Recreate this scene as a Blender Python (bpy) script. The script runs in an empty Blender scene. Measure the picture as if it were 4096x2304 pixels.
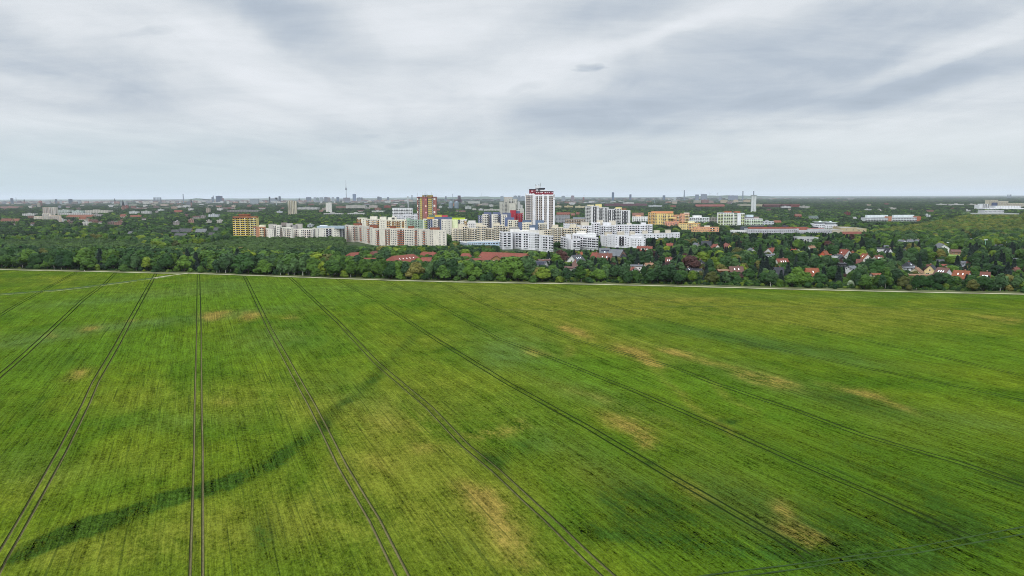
import bpy, math, random
import numpy as np
from mathutils import Vector
rng = np.random.default_rng(7); random.seed(7)
sc = bpy.context.scene
COL = sc.collection
PI = math.pi; R_ = math.radians

# ------------------------------------------------------------------ camera
F = 2800.0; W0, H0 = 4096.0, 2304.0
CAM = np.array([0.0, 0.0, 62.0]); PITCH = R_(-7.4); ROLL = R_(0.27)
cp, sp = math.cos(PITCH), math.sin(PITCH)
fwd = np.array([0, cp, sp]); up0 = np.array([0, -sp, cp]); rt0 = np.array([1.0, 0, 0])
rt = rt0*math.cos(ROLL) - up0*math.sin(ROLL)
up = up0*math.cos(ROLL) + rt0*math.sin(ROLL)
cam = bpy.data.cameras.new('camera'); camo = bpy.data.objects.new('camera', cam); COL.objects.link(camo)
from mathutils import Matrix
M = Matrix.Identity(4)
for i in range(3):
    M[i][0] = rt[i]; M[i][1] = up[i]; M[i][2] = -fwd[i]; M[i][3] = CAM[i]
camo.matrix_world = M
cam.sensor_width = 36; cam.lens = 36*F/W0; cam.clip_start = 1; cam.clip_end = 200000
sc.camera = camo

def ray(x, y):
    return rt*((x-W0/2)/F) + up*((H0/2-y)/F) + fwd
def at(x, y, D):
    d = ray(x, y); return CAM + d*(D/d[1])
def ground(x, y, z=0.0):
    d = ray(x, y); return CAM + d*((z-CAM[2])/d[2])
def proj(P):
    P = np.atleast_2d(P) - CAM
    a, b, c = P@rt, P@up, P@fwd
    c = np.maximum(c, 1.0)
    return np.stack([W0/2+F*a/c, H0/2-F*b/c], 1)
RX = {1: 0, 2: 500, 3: 900, 4: 1350, 5: 1800, 6: 2300, 7: 2850, 8: 3450}
def zp(R, zx, zy): return RX[R]+zx/3.813, 720+zy/3.813

def lin(c):
    if isinstance(c, str):
        c = c.lstrip('#'); c = [int(c[i:i+2], 16)/255 for i in (0, 2, 4)]
    else: c = [v/255 for v in c]
    return tuple((v/12.92 if v <= .04045 else ((v+.055)/1.055)**2.4) for v in c)

# ------------------------------------------------------------------ world, sun, exposure
SUN_EL, SUN_AZ = 52, 205      # sun high behind the camera, a little to its left
w = bpy.data.worlds.new('World'); sc.world = w; w.use_nodes = True
nt = w.node_tree; N = nt.nodes; L = nt.links; N.clear()
def nd(t, **k):
    n = N.new(t)
    for a, b in k.items(): setattr(n, a, b)
    return n
def mth(op, a, b=None, c=None, clamp=False):
    n = nd('ShaderNodeMath', operation=op); n.use_clamp = clamp
    for i, v in enumerate((a, b, c)):
        if v is None: continue
        if isinstance(v, (int, float)): n.inputs[i].default_value = v
        else: L.new(v, n.inputs[i])
    return n.outputs[0]
out = nd('ShaderNodeOutputWorld')
tc = nd('ShaderNodeTexCoord'); sx = nd('ShaderNodeSeparateXYZ'); L.new(tc.outputs['Generated'], sx.inputs[0])
X, Y, Z = sx.outputs
Ya = mth('MAXIMUM', mth('ABSOLUTE', Y), 0.05)
px = mth('DIVIDE', X, Ya); pz = mth('DIVIDE', Z, Ya)
cb = nd('ShaderNodeCombineXYZ'); L.new(px, cb.inputs[0]); L.new(pz, cb.inputs[1])
# noise on a flat cloud deck, so streaks foreshorten toward the horizon
Zc = mth('ADD', mth('MAXIMUM', Z, 0.0), 0.06)
cu = nd('ShaderNodeCombineXYZ'); L.new(mth('DIVIDE', X, Zc), cu.inputs[0]); L.new(mth('DIVIDE', Y, Zc), cu.inputs[1])
def noise(vec, scale, detail, rough=.55, dist=0.0, rot=0, sxy=(1, 1)):
    mp = nd('ShaderNodeMapping'); mp.inputs['Rotation'].default_value = (0, 0, rot); mp.inputs['Scale'].default_value = (sxy[0], sxy[1], 1)
    L.new(vec, mp.inputs[0])
    n = nd('ShaderNodeTexNoise'); n.inputs['Scale'].default_value = scale; n.inputs['Detail'].default_value = detail
    n.inputs['Roughness'].default_value = rough; n.inputs['Distortion'].default_value = dist
    L.new(mp.outputs[0], n.inputs['Vector']); return n
n1 = noise(cu.outputs[0], 0.42, 5, .5, .8, rot=R_(-20), sxy=(1, .55))
n2 = noise(cu.outputs[0], 1.5, 5, .55, .6, rot=R_(-25), sxy=(1, .5))
n3 = noise(cb.outputs[0], 1.0, 9, .64, .6, rot=R_(-7), sxy=(3.2, 30)); n4 = noise(cb.outputs[0], 1.0, 10, .66, .8, rot=R_(-14), sxy=(2.2, 9))
dn = noise(cb.outputs[0], 5.0, 4, .5)
dv = nd('ShaderNodeVectorMath', operation='SUBTRACT'); L.new(dn.outputs['Color'], dv.inputs[0]); dv.inputs[1].default_value = (.5, .5, .5)
ds = nd('ShaderNodeVectorMath', operation='MULTIPLY'); L.new(dv.outputs[0], ds.inputs[0]); ds.inputs[1].default_value = (.2, .06, 0)
da = nd('ShaderNodeVectorMath', operation='ADD'); L.new(cb.outputs[0], da.inputs[0]); L.new(ds.outputs[0], da.inputs[1])
CL = [ # x, y, rx, ry (pixels of a 2576 wide view), rotation, amount
 (70,105,260,60,-22,-.55),(230,190,260,45,-20,-.3),(640,30,210,60,-12,-.6),(790,95,190,55,-32,-.5),(1000,165,330,60,-8,-.25),
 (220,260,300,50,0,-.22),(1420,60,330,55,22,-.5),(1600,20,250,40,20,-.25),(1900,150,620,90,14,-.55),(1760,235,420,65,10,-.4),(2350,130,430,60,14,-.5),
 (2350,205,430,38,12,-.5),(2080,265,420,40,10,-.35),(2480,190,200,26,10,-.3),(1300,300,420,50,0,-.15),(650,370,500,45,-2,-.2),(1500,290,500,30,4,-.2),(2420,30,300,40,10,-.35),
 (600,125,230,55,-25,.4),(290,55,260,70,5,.35),(1080,60,260,70,10,.45),(880,240,460,80,0,.2),(1250,130,260,60,0,.3),(60,210,160,30,0,.35),(40,285,200,28,0,.3),
 (2350,330,520,60,8,.42),(2150,380,500,50,4,.25),(2520,95,240,26,16,.55),(2330,165,260,13,14,.4),(2230,262,230,12,10,.3),(1400,170,220,80,0,.28),(1680,85,330,22,20,.4),(1850,60,160,15,20,.2),(1600,105,180,16,16,.3),(150,320,420,14,-3,.25),(1150,205,300,22,-4,.25),
 (1490,174,25,8,0,-1.1),(1462,181,16,3,0,-.5),(1515,178,22,3,0,-.4),(1325,222,50,9,8,-.5),(1055,360,34,8,0,-.7),(335,89,52,10,0,-.5),(970,332,25,5,0,-.3),(2340,385,60,5,0,-.3),(2200,405,80,4,0,-.3),(1960,430,110,5,0,-.3),(1800,398,70,5,0,-.25),(1300,425,60,4,0,-.25),(1450,408,80,4,0,-.25)]
acc = None
for (x, y, rx, ry, ro, am) in CL:
    d = ray(x*1.5901, y*1.5901); c = (d[0]/d[1], d[2]/d[1])
    mp = nd('ShaderNodeMapping', vector_type='TEXTURE')
    mp.inputs['Location'].default_value = (c[0], c[1], 0); mp.inputs['Rotation'].default_value = (0, 0, R_(ro))
    mp.inputs['Scale'].default_value = (rx*1.5901/F*1.35, ry*1.5901/F*1.35, 1)
    L.new(da.outputs[0], mp.inputs[0])
    g = nd('ShaderNodeTexGradient', gradient_type='SPHERICAL'); L.new(mp.outputs[0], g.inputs[0])
    s = mth('SMOOTHSTEP' if False else 'MULTIPLY', mth('MULTIPLY', g.outputs['Fac'], mth('SUBTRACT', 2.0, g.outputs['Fac'])), am)
    acc = s if acc is None else mth('ADD', acc, s)
front = mth('MULTIPLY', mth('ADD', Y, -0.1), 5.0, clamp=True)
acc = mth('MULTIPLY', acc, front)
val = mth('ADD', mth('MULTIPLY', acc, .39), .685)
val = mth('ADD', val, mth('MULTIPLY', mth('SUBTRACT', n1.outputs['Fac'], .5), .35))
val = mth('ADD', val, mth('MULTIPLY', mth('SUBTRACT', n2.outputs['Fac'], .5), .6))
val = mth('ADD', val, mth('MULTIPLY', mth('SUBTRACT', n3.outputs['Fac'], .5), .5)); val = mth('ADD', val, mth('MULTIPLY', mth('SUBTRACT', n4.outputs['Fac'], .5), .75))
ramp = nd('ShaderNodeValToRGB'); L.new(val, ramp.inputs[0])
els = ramp.color_ramp.elements
els[0].position = 0; els[0].color = (*lin((169, 181, 195)), 1)
els[1].position = 1; els[1].color = (*lin((236, 240, 245)), 1)
for p, c in ((.25, (184, 195, 208)), (.55, (210, 217, 224)), (.78, (226, 231, 236))):
    e = els.new(p); e.color = (*lin(c), 1)
# toward the horizon the deck gives way to a paler, flatter band
hz = nd('ShaderNodeMapRange'); L.new(Z, hz.inputs[0]); hz.inputs[1].default_value = 0.0; hz.inputs[2].default_value = .12
hz.inputs[3].default_value = .8; hz.inputs[4].default_value = 0.0; hz.interpolation_type = 'SMOOTHSTEP'
hc = nd('ShaderNodeMix', data_type='RGBA'); 
hx = nd('ShaderNodeMapRange'); L.new(X, hx.inputs[0]); hx.inputs[1].default_value = -.5; hx.inputs[2].default_value = .5
L.new(hx.outputs[0], hc.inputs[0]); hc.inputs[6].default_value = (*lin((188, 210, 217)), 1); hc.inputs[7].default_value = (*lin((206, 217, 218)), 1)
mx = nd('ShaderNodeMix', data_type='RGBA'); L.new(hz.outputs[0], mx.inputs[0]); L.new(ramp.outputs[0], mx.inputs[6]); L.new(hc.outputs[2], mx.inputs[7])
# an overcast sky is brightest overhead and behind, where the sun stands
zb = nd('ShaderNodeMapRange'); L.new(Z, zb.inputs[0]); zb.inputs[1].default_value = .30; zb.inputs[2].default_value = .8
zb.inputs[3].default_value = 1.0; zb.inputs[4].default_value = 2.6; zb.interpolation_type = 'SMOOTHSTEP'
bb = nd('ShaderNodeMapRange'); L.new(Y, bb.inputs[0]); bb.inputs[1].default_value = .1; bb.inputs[2].default_value = -.6
bb.inputs[3].default_value = 1.0; bb.inputs[4].default_value = 1.7; bb.interpolation_type = 'SMOOTHSTEP'
cloud_bg = nd('ShaderNodeBackground'); L.new(mx.outputs[2], cloud_bg.inputs[0]); L.new(mth('MULTIPLY', zb.outputs[0], bb.outputs[0]), cloud_bg.inputs[1])
sky = nd('ShaderNodeTexSky', sky_type='NISHITA'); sky.sun_disc = False; sky.sun_elevation = R_(SUN_EL); sky.sun_rotation = R_(SUN_AZ)
sky_bg = nd('ShaderNodeBackground'); L.new(sky.outputs[0], sky_bg.inputs[0]); sky_bg.inputs[1].default_value = .08
ms = nd('ShaderNodeMixShader'); ms.inputs[0].default_value = .94
L.new(sky_bg.outputs[0], ms.inputs[1]); L.new(cloud_bg.outputs[0], ms.inputs[2]); L.new(ms.outputs[0], out.inputs[0])
w.cycles.sampling_method = 'MANUAL'; w.cycles.sample_map_resolution = 512

sun = bpy.data.lights.new('sun', 'SUN'); sun.energy = 1.5; sun.angle = R_(14); sun.color = (1, .965, .92)
so = bpy.data.objects.new('sun', sun); COL.objects.link(so)
sd = Vector((math.sin(R_(SUN_AZ))*math.cos(R_(SUN_EL)), math.cos(R_(SUN_AZ))*math.cos(R_(SUN_EL)), math.sin(R_(SUN_EL))))
so.rotation_euler = sd.to_track_quat('Z', 'Y').to_euler()
sc.view_settings.view_transform = 'Standard'; sc.view_settings.look = 'None'; sc.view_settings.exposure = 0.0
sc.cycles.max_bounces = 4; sc.cycles.diffuse_bounces = 2; sc.cycles.glossy_bounces = 1; sc.cycles.volume_bounces = 0
sc.cycles.transparent_max_bounces = 4; sc.cycles.use_denoising = True; sc.cycles.denoising_prefilter = 'NONE'; sc.cycles.caustics_reflective = False
sc.cycles.filter_width = 1.0

# ------------------------------------------------------------------ materials
MATS = {}
def _mat(name):
    m = bpy.data.materials.new(name); m.use_nodes = True
    b = m.node_tree.nodes['Principled BSDF']; b.inputs['Specular IOR Level'].default_value = .25
    return m, m.node_tree.nodes, m.node_tree.links, b
def mat(name, col, rough=.85, var=.12, scale=.35, metal=0.0, zstr=0.0):
    """plain surface with a little weathering; zstr draws joints between storeys"""
    if name in MATS: return MATS[name]
    m, n, l, b = _mat(name); c = lin(col)
    g = n.new('ShaderNodeNewGeometry'); mp = n.new('ShaderNodeMapping'); mp.inputs['Scale'].default_value = (1, 1, .35)
    l.new(g.outputs['Position'], mp.inputs[0])
    t = n.new('ShaderNodeTexNoise'); t.inputs['Scale'].default_value = scale; t.inputs['Detail'].default_value = 4; l.new(mp.outputs[0], t.inputs['Vector'])
    mr = n.new('ShaderNodeMapRange'); mr.inputs[1].default_value = .3; mr.inputs[2].default_value = .7
    mr.inputs[3].default_value = 1-var; mr.inputs[4].default_value = 1+var; l.new(t.outputs['Fac'], mr.inputs[0])
    fac = mr.outputs[0]
    if zstr:
        s = n.new('ShaderNodeSeparateXYZ'); l.new(g.outputs['Position'], s.inputs[0])
        q = n.new('ShaderNodeMath'); q.operation = 'FRACT'; d = n.new('ShaderNodeMath'); d.operation = 'DIVIDE'; d.inputs[1].default_value = zstr
        l.new(s.outputs[2], d.inputs[0]); l.new(d.outputs[0], q.inputs[0])
        k = n.new('ShaderNodeMath'); k.operation = 'GREATER_THAN'; k.inputs[1].default_value = .95; l.new(q.outputs[0], k.inputs[0])
        f = n.new('ShaderNodeMath'); f.operation = 'MULTIPLY_ADD'; f.inputs[1].default_value = -.18; l.new(k.outputs[0], f.inputs[0]); l.new(fac, f.inputs[2]); fac = f.outputs[0]
    v = n.new('ShaderNodeVectorMath'); v.operation = 'SCALE'; v.inputs[0].default_value = c; l.new(fac, v.inputs['Scale'])
    l.new(v.outputs[0], b.inputs['Base Color']); b.inputs['Roughness'].default_value = rough; b.inputs['Metallic'].default_value = metal
    MATS[name] = m; return m
def hexmat(h, kind='render'):
    """plaster or paint of a given colour"""
    return mat('%s_%s' % (kind, h.strip('#')), h, zstr=2.8 if kind == 'plaster' else 0)
def rowmat(h):
    """wall of a far building: storeys of dark openings between pale bands"""
    name = 'storeyed_wall_'+h.strip('#')
    if name in MATS: return MATS[name]
    m, n, l, b = _mat(name); c = tuple(v*.75 for v in lin(h))
    g = n.new('ShaderNodeNewGeometry'); s = n.new('ShaderNodeSeparateXYZ'); l.new(g.outputs['Position'], s.inputs[0])
    def mm(op, a, v):
        q = n.new('ShaderNodeMath'); q.operation = op; l.new(a, q.inputs[0]); q.inputs[1].default_value = v; return q.outputs[0]
    a = mm('GREATER_THAN', mm('FRACT', mm('DIVIDE', s.outputs[2], 3.1), 0), .52)
    ax = n.new('ShaderNodeMath'); ax.operation = 'ADD'; l.new(s.outputs[0], ax.inputs[0]); l.new(s.outputs[1], ax.inputs[1])
    bx = mm('GREATER_THAN', mm('FRACT', mm('DIVIDE', ax.outputs[0], 6.2), 0), .38)
    k = n.new('ShaderNodeMath'); k.operation = 'MULTIPLY'; l.new(a, k.inputs[0]); l.new(bx, k.inputs[1])
    x = n.new('ShaderNodeMix'); x.data_type = 'RGBA'; l.new(k.outputs[0], x.inputs[0]); x.inputs[6].default_value = (*c, 1)
    x.inputs[7].default_value = (c[0]*.28, c[1]*.3, c[2]*.33, 1); l.new(x.outputs[2], b.inputs['Base Color']); b.inputs['Roughness'].default_value = .8
    MATS[name] = m; return m
def tilemat(h):
    name = 'roof_tiles_'+h.strip('#')
    if name in MATS: return MATS[name]
    m, n, l, b = _mat(name); c = tuple(v*.6 for v in lin(h))
    g = n.new('ShaderNodeNewGeometry')
    s = n.new('ShaderNodeTexWave'); s.bands_direction = 'Z'; s.inputs['Scale'].default_value = 1.1; s.inputs['Distortion'].default_value = .6
    l.new(g.outputs['Position'], s.inputs['Vector'])
    t = n.new('ShaderNodeTexNoise'); t.inputs['Scale'].default_value = .5; t.inputs['Detail'].default_value = 6; l.new(g.outputs['Position'], t.inputs['Vector'])
    a = n.new('ShaderNodeMath'); a.operation = 'MULTIPLY_ADD'; l.new(s.outputs['Fac'], a.inputs[0]); a.inputs[1].default_value = .22; l.new(t.outputs['Fac'], a.inputs[2])
    r = n.new('ShaderNodeMapRange'); l.new(a.outputs[0], r.inputs[0]); r.inputs[1].default_value = .35; r.inputs[2].default_value = .85; r.inputs[3].default_value = .7; r.inputs[4].default_value = 1.25
    v = n.new('ShaderNodeVectorMath'); v.operation = 'SCALE'; v.inputs[0].default_value = c; l.new(r.outputs[0], v.inputs['Scale'])
    l.new(v.outputs[0], b.inputs['Base Color']); b.inputs['Roughness'].default_value = .75
    MATS[name] = m; return m
GLASS = mat('window_glass', (38, 42, 50), .15, .3, .15); GLASS.node_tree.nodes['Principled BSDF'].inputs['Specular IOR Level'].default_value = .5
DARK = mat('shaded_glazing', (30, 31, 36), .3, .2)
FRAME = mat('window_frame_white', (225, 226, 226), .6)
GRAVEL = mat('flat_roof_gravel', (128, 128, 126), .95, .2)
LEAFN = {}
def leafmat(name, a, b_, patch=.012):
    """foliage: hue differs tree by tree and, more slowly, stand by stand"""
    m, n, l, b = _mat(name)
    oi = n.new('ShaderNodeObjectInfo'); t = n.new('ShaderNodeTexNoise'); t.inputs['Scale'].default_value = patch; t.inputs['Detail'].default_value = 3
    l.new(oi.outputs['Location'], t.inputs['Vector'])
    g = n.new('ShaderNodeNewGeometry'); t2 = n.new('ShaderNodeTexNoise'); t2.inputs['Scale'].default_value = .55; t2.inputs['Detail'].default_value = 3
    l.new(g.outputs['Position'], t2.inputs['Vector'])
    def ma(a_, k, c_):
        q = n.new('ShaderNodeMath'); q.operation = 'MULTIPLY_ADD'; l.new(a_, q.inputs[0]); q.inputs[1].default_value = k
        if isinstance(c_, float): q.inputs[2].default_value = c_
        else: l.new(c_, q.inputs[2])
        return q.outputs[0]
    f = ma(oi.outputs['Random'], .6, ma(t.outputs['Fac'], 1.5, -.85)); f = ma(t2.outputs['Fac'], .5, ma(f, 1.0, .02))
    r = n.new('ShaderNodeValToRGB'); l.new(f, r.inputs[0]); r.color_ramp.elements[0].position = .1; r.color_ramp.elements[1].position = .95
    r.color_ramp.elements[0].color = (*lin(a), 1); r.color_ramp.elements[1].color = (*lin(b_), 1)
    l.new(r.outputs[0], b.inputs['Base Color']); b.inputs['Roughness'].default_value = .7; b.inputs['Specular IOR Level'].default_value = .15
    MATS[name] = m; return m
leafmat('leaves_mid_green', (30, 60, 21), (80, 108, 34))
leafmat('leaves_yellow_green', (52, 78, 20), (108, 124, 34))
leafmat('leaves_dark_green', (18, 42, 19), (46, 76, 30))
leafmat('leaves_grey_green', (34, 60, 36), (74, 100, 56))
leafmat('leaves_olive', (62, 68, 30), (108, 104, 50))
leafmat('needles_dark', (16, 28, 26), (32, 48, 40))
leafmat('needles_dull_green', (38, 60, 26), (68, 92, 40), .008)
leafmat('leaves_copper', (44, 28, 30), (72, 48, 42))
leafmat('leaves_far_wood', (20, 38, 26), (50, 70, 38), .004)
leafmat('leaves_hill_wood', (48, 66, 24), (104, 110, 40), .01)
leafmat('blossom_white', (120, 135, 105), (190, 200, 180))
BARK = mat('bark', (70, 62, 52), .95, .3, 1.5); BIRCHBARK = mat('birch_bark', (170, 168, 158), .9, .3, 2.5)

# ------------------------------------------------------------------ mesh helpers
class MB:
    def __init__(s): s.v = []; s.f = []; s.m = []
    def face(s, pts, mi=0):
        k = len(s.v); s.v += [tuple(map(float, p)) for p in pts]; s.f.append(tuple(range(k, k+len(pts)))); s.m.append(mi)
    def box(s, x0, x1, y0, y1, z0, z1, mi=0, top=None):
        k = len(s.v)
        s.v += [(x0, y0, z0), (x1, y0, z0), (x1, y1, z0), (x0, y1, z0), (x0, y0, z1), (x1, y0, z1), (x1, y1, z1), (x0, y1, z1)]
        for i, q in enumerate(((0, 3, 2, 1), (4, 5, 6, 7), (0, 1, 5, 4), (1, 2, 6, 5), (2, 3, 7, 6), (3, 0, 4, 7))):
            s.f.append(tuple(k+j for j in q)); s.m.append(top if (i == 1 and top is not None) else mi)
    def prism(s, poly, z0, z1, mi=0, top=None):
        n = len(poly); k = len(s.v)
        s.v += [(p[0], p[1], z0) for p in poly] + [(p[0], p[1], z1) for p in poly]
        for i in range(n):
            j = (i+1) % n; s.f.append((k+i, k+j, k+n+j, k+n+i)); s.m.append(mi)
        s.f.append(tuple(k+n+i for i in range(n))); s.m.append(mi if top is None else top)
    def tube(s, p0, p1, r0, r1, n=8, mi=0, cap=True):
        p0, p1 = Vector(p0), Vector(p1); d = (p1-p0).normalized(); a = d.orthogonal().normalized(); b = d.cross(a); k = len(s.v)
        for p, r in ((p0, r0), (p1, r1)):
            for i in range(n):
                t = 2*PI*i/n; q = p+a*(r*math.cos(t))+b*(r*math.sin(t)); s.v.append(tuple(q))
        for i in range(n):
            j = (i+1) % n; s.f.append((k+i, k+j, k+n+j, k+n+i)); s.m.append(mi)
        if cap: s.f.append(tuple(k+n+i for i in range(n))); s.m.append(mi)
    def lathe(s, prof, n=16, mi=0, c=(0, 0)):
        for (r0, z0), (r1, z1) in zip(prof, prof[1:]): s.tube((c[0], c[1], z0), (c[0], c[1], z1), max(r0, .01), max(r1, .01), n, mi, cap=False)
    def mesh(s, name, mats):
        me = bpy.data.meshes.new(name); me.from_pydata(s.v, [], s.f)
        for m in (mats if isinstance(mats, (list, tuple)) else [mats]): me.materials.append(m)
        if any(s.m): me.polygons.foreach_set('material_index', s.m)
        me.update(); return me
    def obj(s, name, mats, parent=None): return link(name, s.mesh(name, mats), parent)
def link(name, data, parent=None, loc=None, rz=0, scl=None):
    o = bpy.data.objects.new(name, data); COL.objects.link(o)
    if parent is not None: o.parent = parent
    if loc is not None: o.location = loc
    if rz: o.rotation_euler = (0, 0, rz)
    if scl is not None: o.scale = scl
    return o
def tag(o, label, cat, group=None, kind=None):
    if label: o['label'] = label
    if cat: o['category'] = cat
    if group: o['group'] = group
    if kind: o['kind'] = kind
    return o
def thing(name, label, cat, loc=(0, 0, 0), rz=0, group=None):
    o = link(name, None, None, loc, rz); o.empty_display_size = 2; return tag(o, label, cat, group)
ZONES = []   # what trees must not hide: px0, px1, ytop, yvisible, D
FOOT = []    # footprints: centre x, y, half length, half width, angle

# ------------------------------------------------------------------ setting: ground
gm, n, l, b = _mat('ground_cover')
g = n.new('ShaderNodeNewGeometry'); t = n.new('ShaderNodeTexNoise'); t.inputs['Scale'].default_value = .02; t.inputs['Detail'].default_value = 8; l.new(g.outputs['Position'], t.inputs['Vector'])
r = n.new('ShaderNodeValToRGB'); l.new(t.outputs['Fac'], r.inputs[0]); e = r.color_ramp.elements
e[0].position = .35; e[0].color = (*lin((34, 50, 28)), 1); e[1].position = .7; e[1].color = (*lin((66, 78, 44)), 1)
l.new(r.outputs[0], b.inputs['Base Color']); b.inputs['Roughness'].default_value = .95
m_ = MB(); m_.face([(-70000, -3000, -.03), (70000, -3000, -.03), (70000, 90000, -.03), (-70000, 90000, -.03)])
tag(m_.obj('ground', gm), None, None, kind='structure')

# ------------------------------------------------------------------ the crop field
AZ = R_(-24.13)
uA = np.array([math.cos(AZ), -math.sin(AZ)]); vA = np.array([math.sin(AZ), math.cos(AZ)])
S = 1.5901
ZT = .5
def uv(P): return float(P[0]*uA[0]+P[1]*uA[1]), float(P[0]*vA[0]+P[1]*vA[1])
def pxs(lst, s=S): return [(a*s, b_*s) for a, b_ in lst]
TR = [ # wheel tracks through the crop, traced in the photograph (4096 px)
 ([(288,1098),(187,1153),(72,1217),(0,1261)], 1),
 ([(453,1100),(421,1133),(330,1201),(191,1332),(83,1432),(0,1503)], 1),
 ([(616,1108),(525,1273),(469,1380),(382,1527),(342,1618),(255,1792),(129,2019),(-3,2248)], 1),
 ([(794,1104),(796,1328),(793,1626),(794,1804),(791,2000),(786,2304)], 1),
 ([(986,1121),(1081,1320),(1208,1550),(1251,1626),(1373,1869),(1499,2080),(1611,2304)], 1),
 ([(1169,1118),(1352,1288),(1510,1455),(1719,1631),(1860,1780),(1981,1879),(2183,2066),(2370,2244)], 1),
 (pxs([(865,712),(960,765),(1100,855),(1280,965),(1480,1075),(1640,1170),(1760,1240),(1960,1355),(2005,1385)]), 1),
 (pxs([(980,712),(1100,765),(1250,850),(1400,905),(1600,985),(1800,1070),(2000,1160),(2200,1245),(2420,1345)]), 1),
 (pxs([(1125,718),(1260,785),(1430,850),(1700,925),(1800,965),(2010,1035),(2170,1095),(2400,1160),(2576,1220)]), .7),
 (pxs([(1420,728),(1590,785),(1760,830),(1960,880),(2200,930),(2450,980),(2576,1008)]), 1),
 (pxs([(1640,750),(1850,790),(2000,815),(2200,860),(2400,905),(2576,945)]), .8),
 (pxs([(2000,765),(2200,790),(2400,822),(2576,850)]), .5)]
PATHPX = pxs([(-300,671),(0,680),(250,685),(400,689),(470,689),(640,695),(980,707),(1130,711),(1500,717.5),(1740,723),(2000,730),(2300,737),(2576,742.5),(2900,751)])
PATHW = np.array([ground(x, y)[:2] for x, y in PATHPX])
puv = np.array([uv(p) for p in PATHW]); order = np.argsort(puv[:, 0]); puv = puv[order]
def vmax(u): return np.interp(u, puv[:, 0], puv[:, 1])
us = []
for pts, dep in TR:
    goes_on = pts[-1][0] > 4000 or pts[-1][1] > 2235 or pts[-1][0] < 5
    q = np.array([uv(ground(x, y, ZT)) for x, y in pts]); q = q[np.argsort(q[:, 1])]
    us.append((q, dep, goes_on))
VR = np.concatenate([np.arange(-20, 260, 2.2), np.arange(260, 500, 3.2), np.arange(500, 960, 4.5)])
VN = (VR-VR[0])/(VR[-1]-VR[0])
def uline(q, v):
    u = np.interp(v, q[:, 1], q[:, 0])
    k = min(3, len(q)-1)
    s1 = (q[k, 0]-q[0, 0])/(q[k, 1]-q[0, 1]); s2 = (q[-1, 0]-q[-1-k, 0])/(q[-1, 1]-q[-1-k, 1])
    u = np.where(v < q[0, 1], q[0, 0]+s1*.3*(v-q[0, 1]), u); return np.where(v > q[-1, 1], q[-1, 0]+s2*.5*(v-q[-1, 1]), u)
cols = []; zs = []; soil_shade = []
LB = np.full_like(VR, -420.0)
def uniform(a, b_, k0):
    n_ = max(2, int(np.max(b_-a)/2.6))
    for i in range(1, n_): cols.append(a+(b_-a)*i/n_); zs.append(np.full_like(VR, ZT)); soil_shade.append(np.zeros_like(VR))
prev = LB; cols.append(LB); zs.append(np.full_like(VR, ZT)); soil_shade.append(np.zeros_like(VR))
for q, dep, goes_on in us:
    c = uline(q, VR)
    ends = 1/(1+np.exp(-(VR-q[0, 1]+2)/3.0))
    dz = dep*ends*(0.86+.14*np.sin(VR*.11+q[0, 0])) if not goes_on else dep*np.ones_like(VR)
    for s_ in (-1.02, 1.02):
        a = c+s_*.95-.29
        a = np.maximum(a, prev+.6)
        uniform(prev, a, 0)
        wid = [0, .14, .39, .53]
        cols.append(a-.07); zs.append(np.full_like(VR, ZT)); soil_shade.append(np.zeros_like(VR))
        for k, wv in enumerate(wid):
            cols.append(a+wv); low = k in (1, 2); Dw = (a*uA[1]+VR*vA[1])
            zs.append(ZT-(ZT-.06)*dz if low else np.full_like(VR, ZT)); soil_shade.append((dz > .5)*(np.clip(1.15-(Dw-170)/330, .34, 1)*(1 if q[0, 0] < 60 else .45) if low else .27))  # groove rims are marked too, so the walls take the painted shade
        cols.append(a+wid[3]+.07); zs.append(np.full_like(VR, ZT)); soil_shade.append(np.zeros_like(VR))
        prev = a+wid[3]+.07
uniform(prev, np.maximum(prev+5, 1100.0), 0)
cols = np.array(cols).T; zs = np.array(zs).T; soil_shade = np.array(soil_shade).T       # rows x cols
nr, nc = cols.shape
VV = np.repeat(VR[:, None], nc, 1)
lim = vmax(cols)-3.0
VV = VR[0]+(np.minimum(lim, 1e9)-VR[0])*((VV-VR[0])/(VR[-1]-VR[0]))**1.0 if False else np.minimum(VV, lim)
XX = cols*uA[0]+VV*vA[0]; YY = cols*uA[1]+VV*vA[1]
# gentle unevenness of the crop's height
zs = zs+.05*np.sin(XX*.31+YY*.17)*np.cos(YY*.23-XX*.09)*(soil_shade < .5)
P = np.stack([XX.ravel(), YY.ravel(), zs.ravel()], 1)
idx = np.arange(nr*nc).reshape(nr, nc)
f0 = np.stack([idx[:-1, :-1], idx[:-1, 1:], idx[1:, 1:], idx[1:, :-1]], -1)
ok = (VV[1:, :-1]-VV[:-1, :-1] > .01) & (VV[1:, 1:]-VV[:-1, 1:] > -.5)
pj = proj(P).reshape(nr, nc, 2)
dd = YY
seen = (dd > 30) & (pj[..., 0] > -1500) & (pj[..., 0] < 5600)
ok &= seen[:-1, :-1] | seen[1:, 1:]
f0 = f0[ok]
me = bpy.data.meshes.new('crop_field'); me.from_pydata(P.tolist(), [], f0.tolist())
Q = proj(P)/S
def wig(a, b_, k): return np.sin(XX.ravel()*a+YY.ravel()*b_+k)
jit_ = 90/np.maximum(YY.ravel(), 60)   # the crop's patches have ragged outlines, metres across
Q[:, 0] += jit_*(9*wig(.11, .07, 0)+6*wig(-.23, .19, 2)+4*wig(.53, .41, 1)+3*wig(-.9, .7, 4)); Q[:, 1] += jit_*(6*wig(.09, -.13, 1)+4*wig(.27, .21, 5)+3*wig(-.6, .5, 3)+2*wig(.9, .8, 2))
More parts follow.
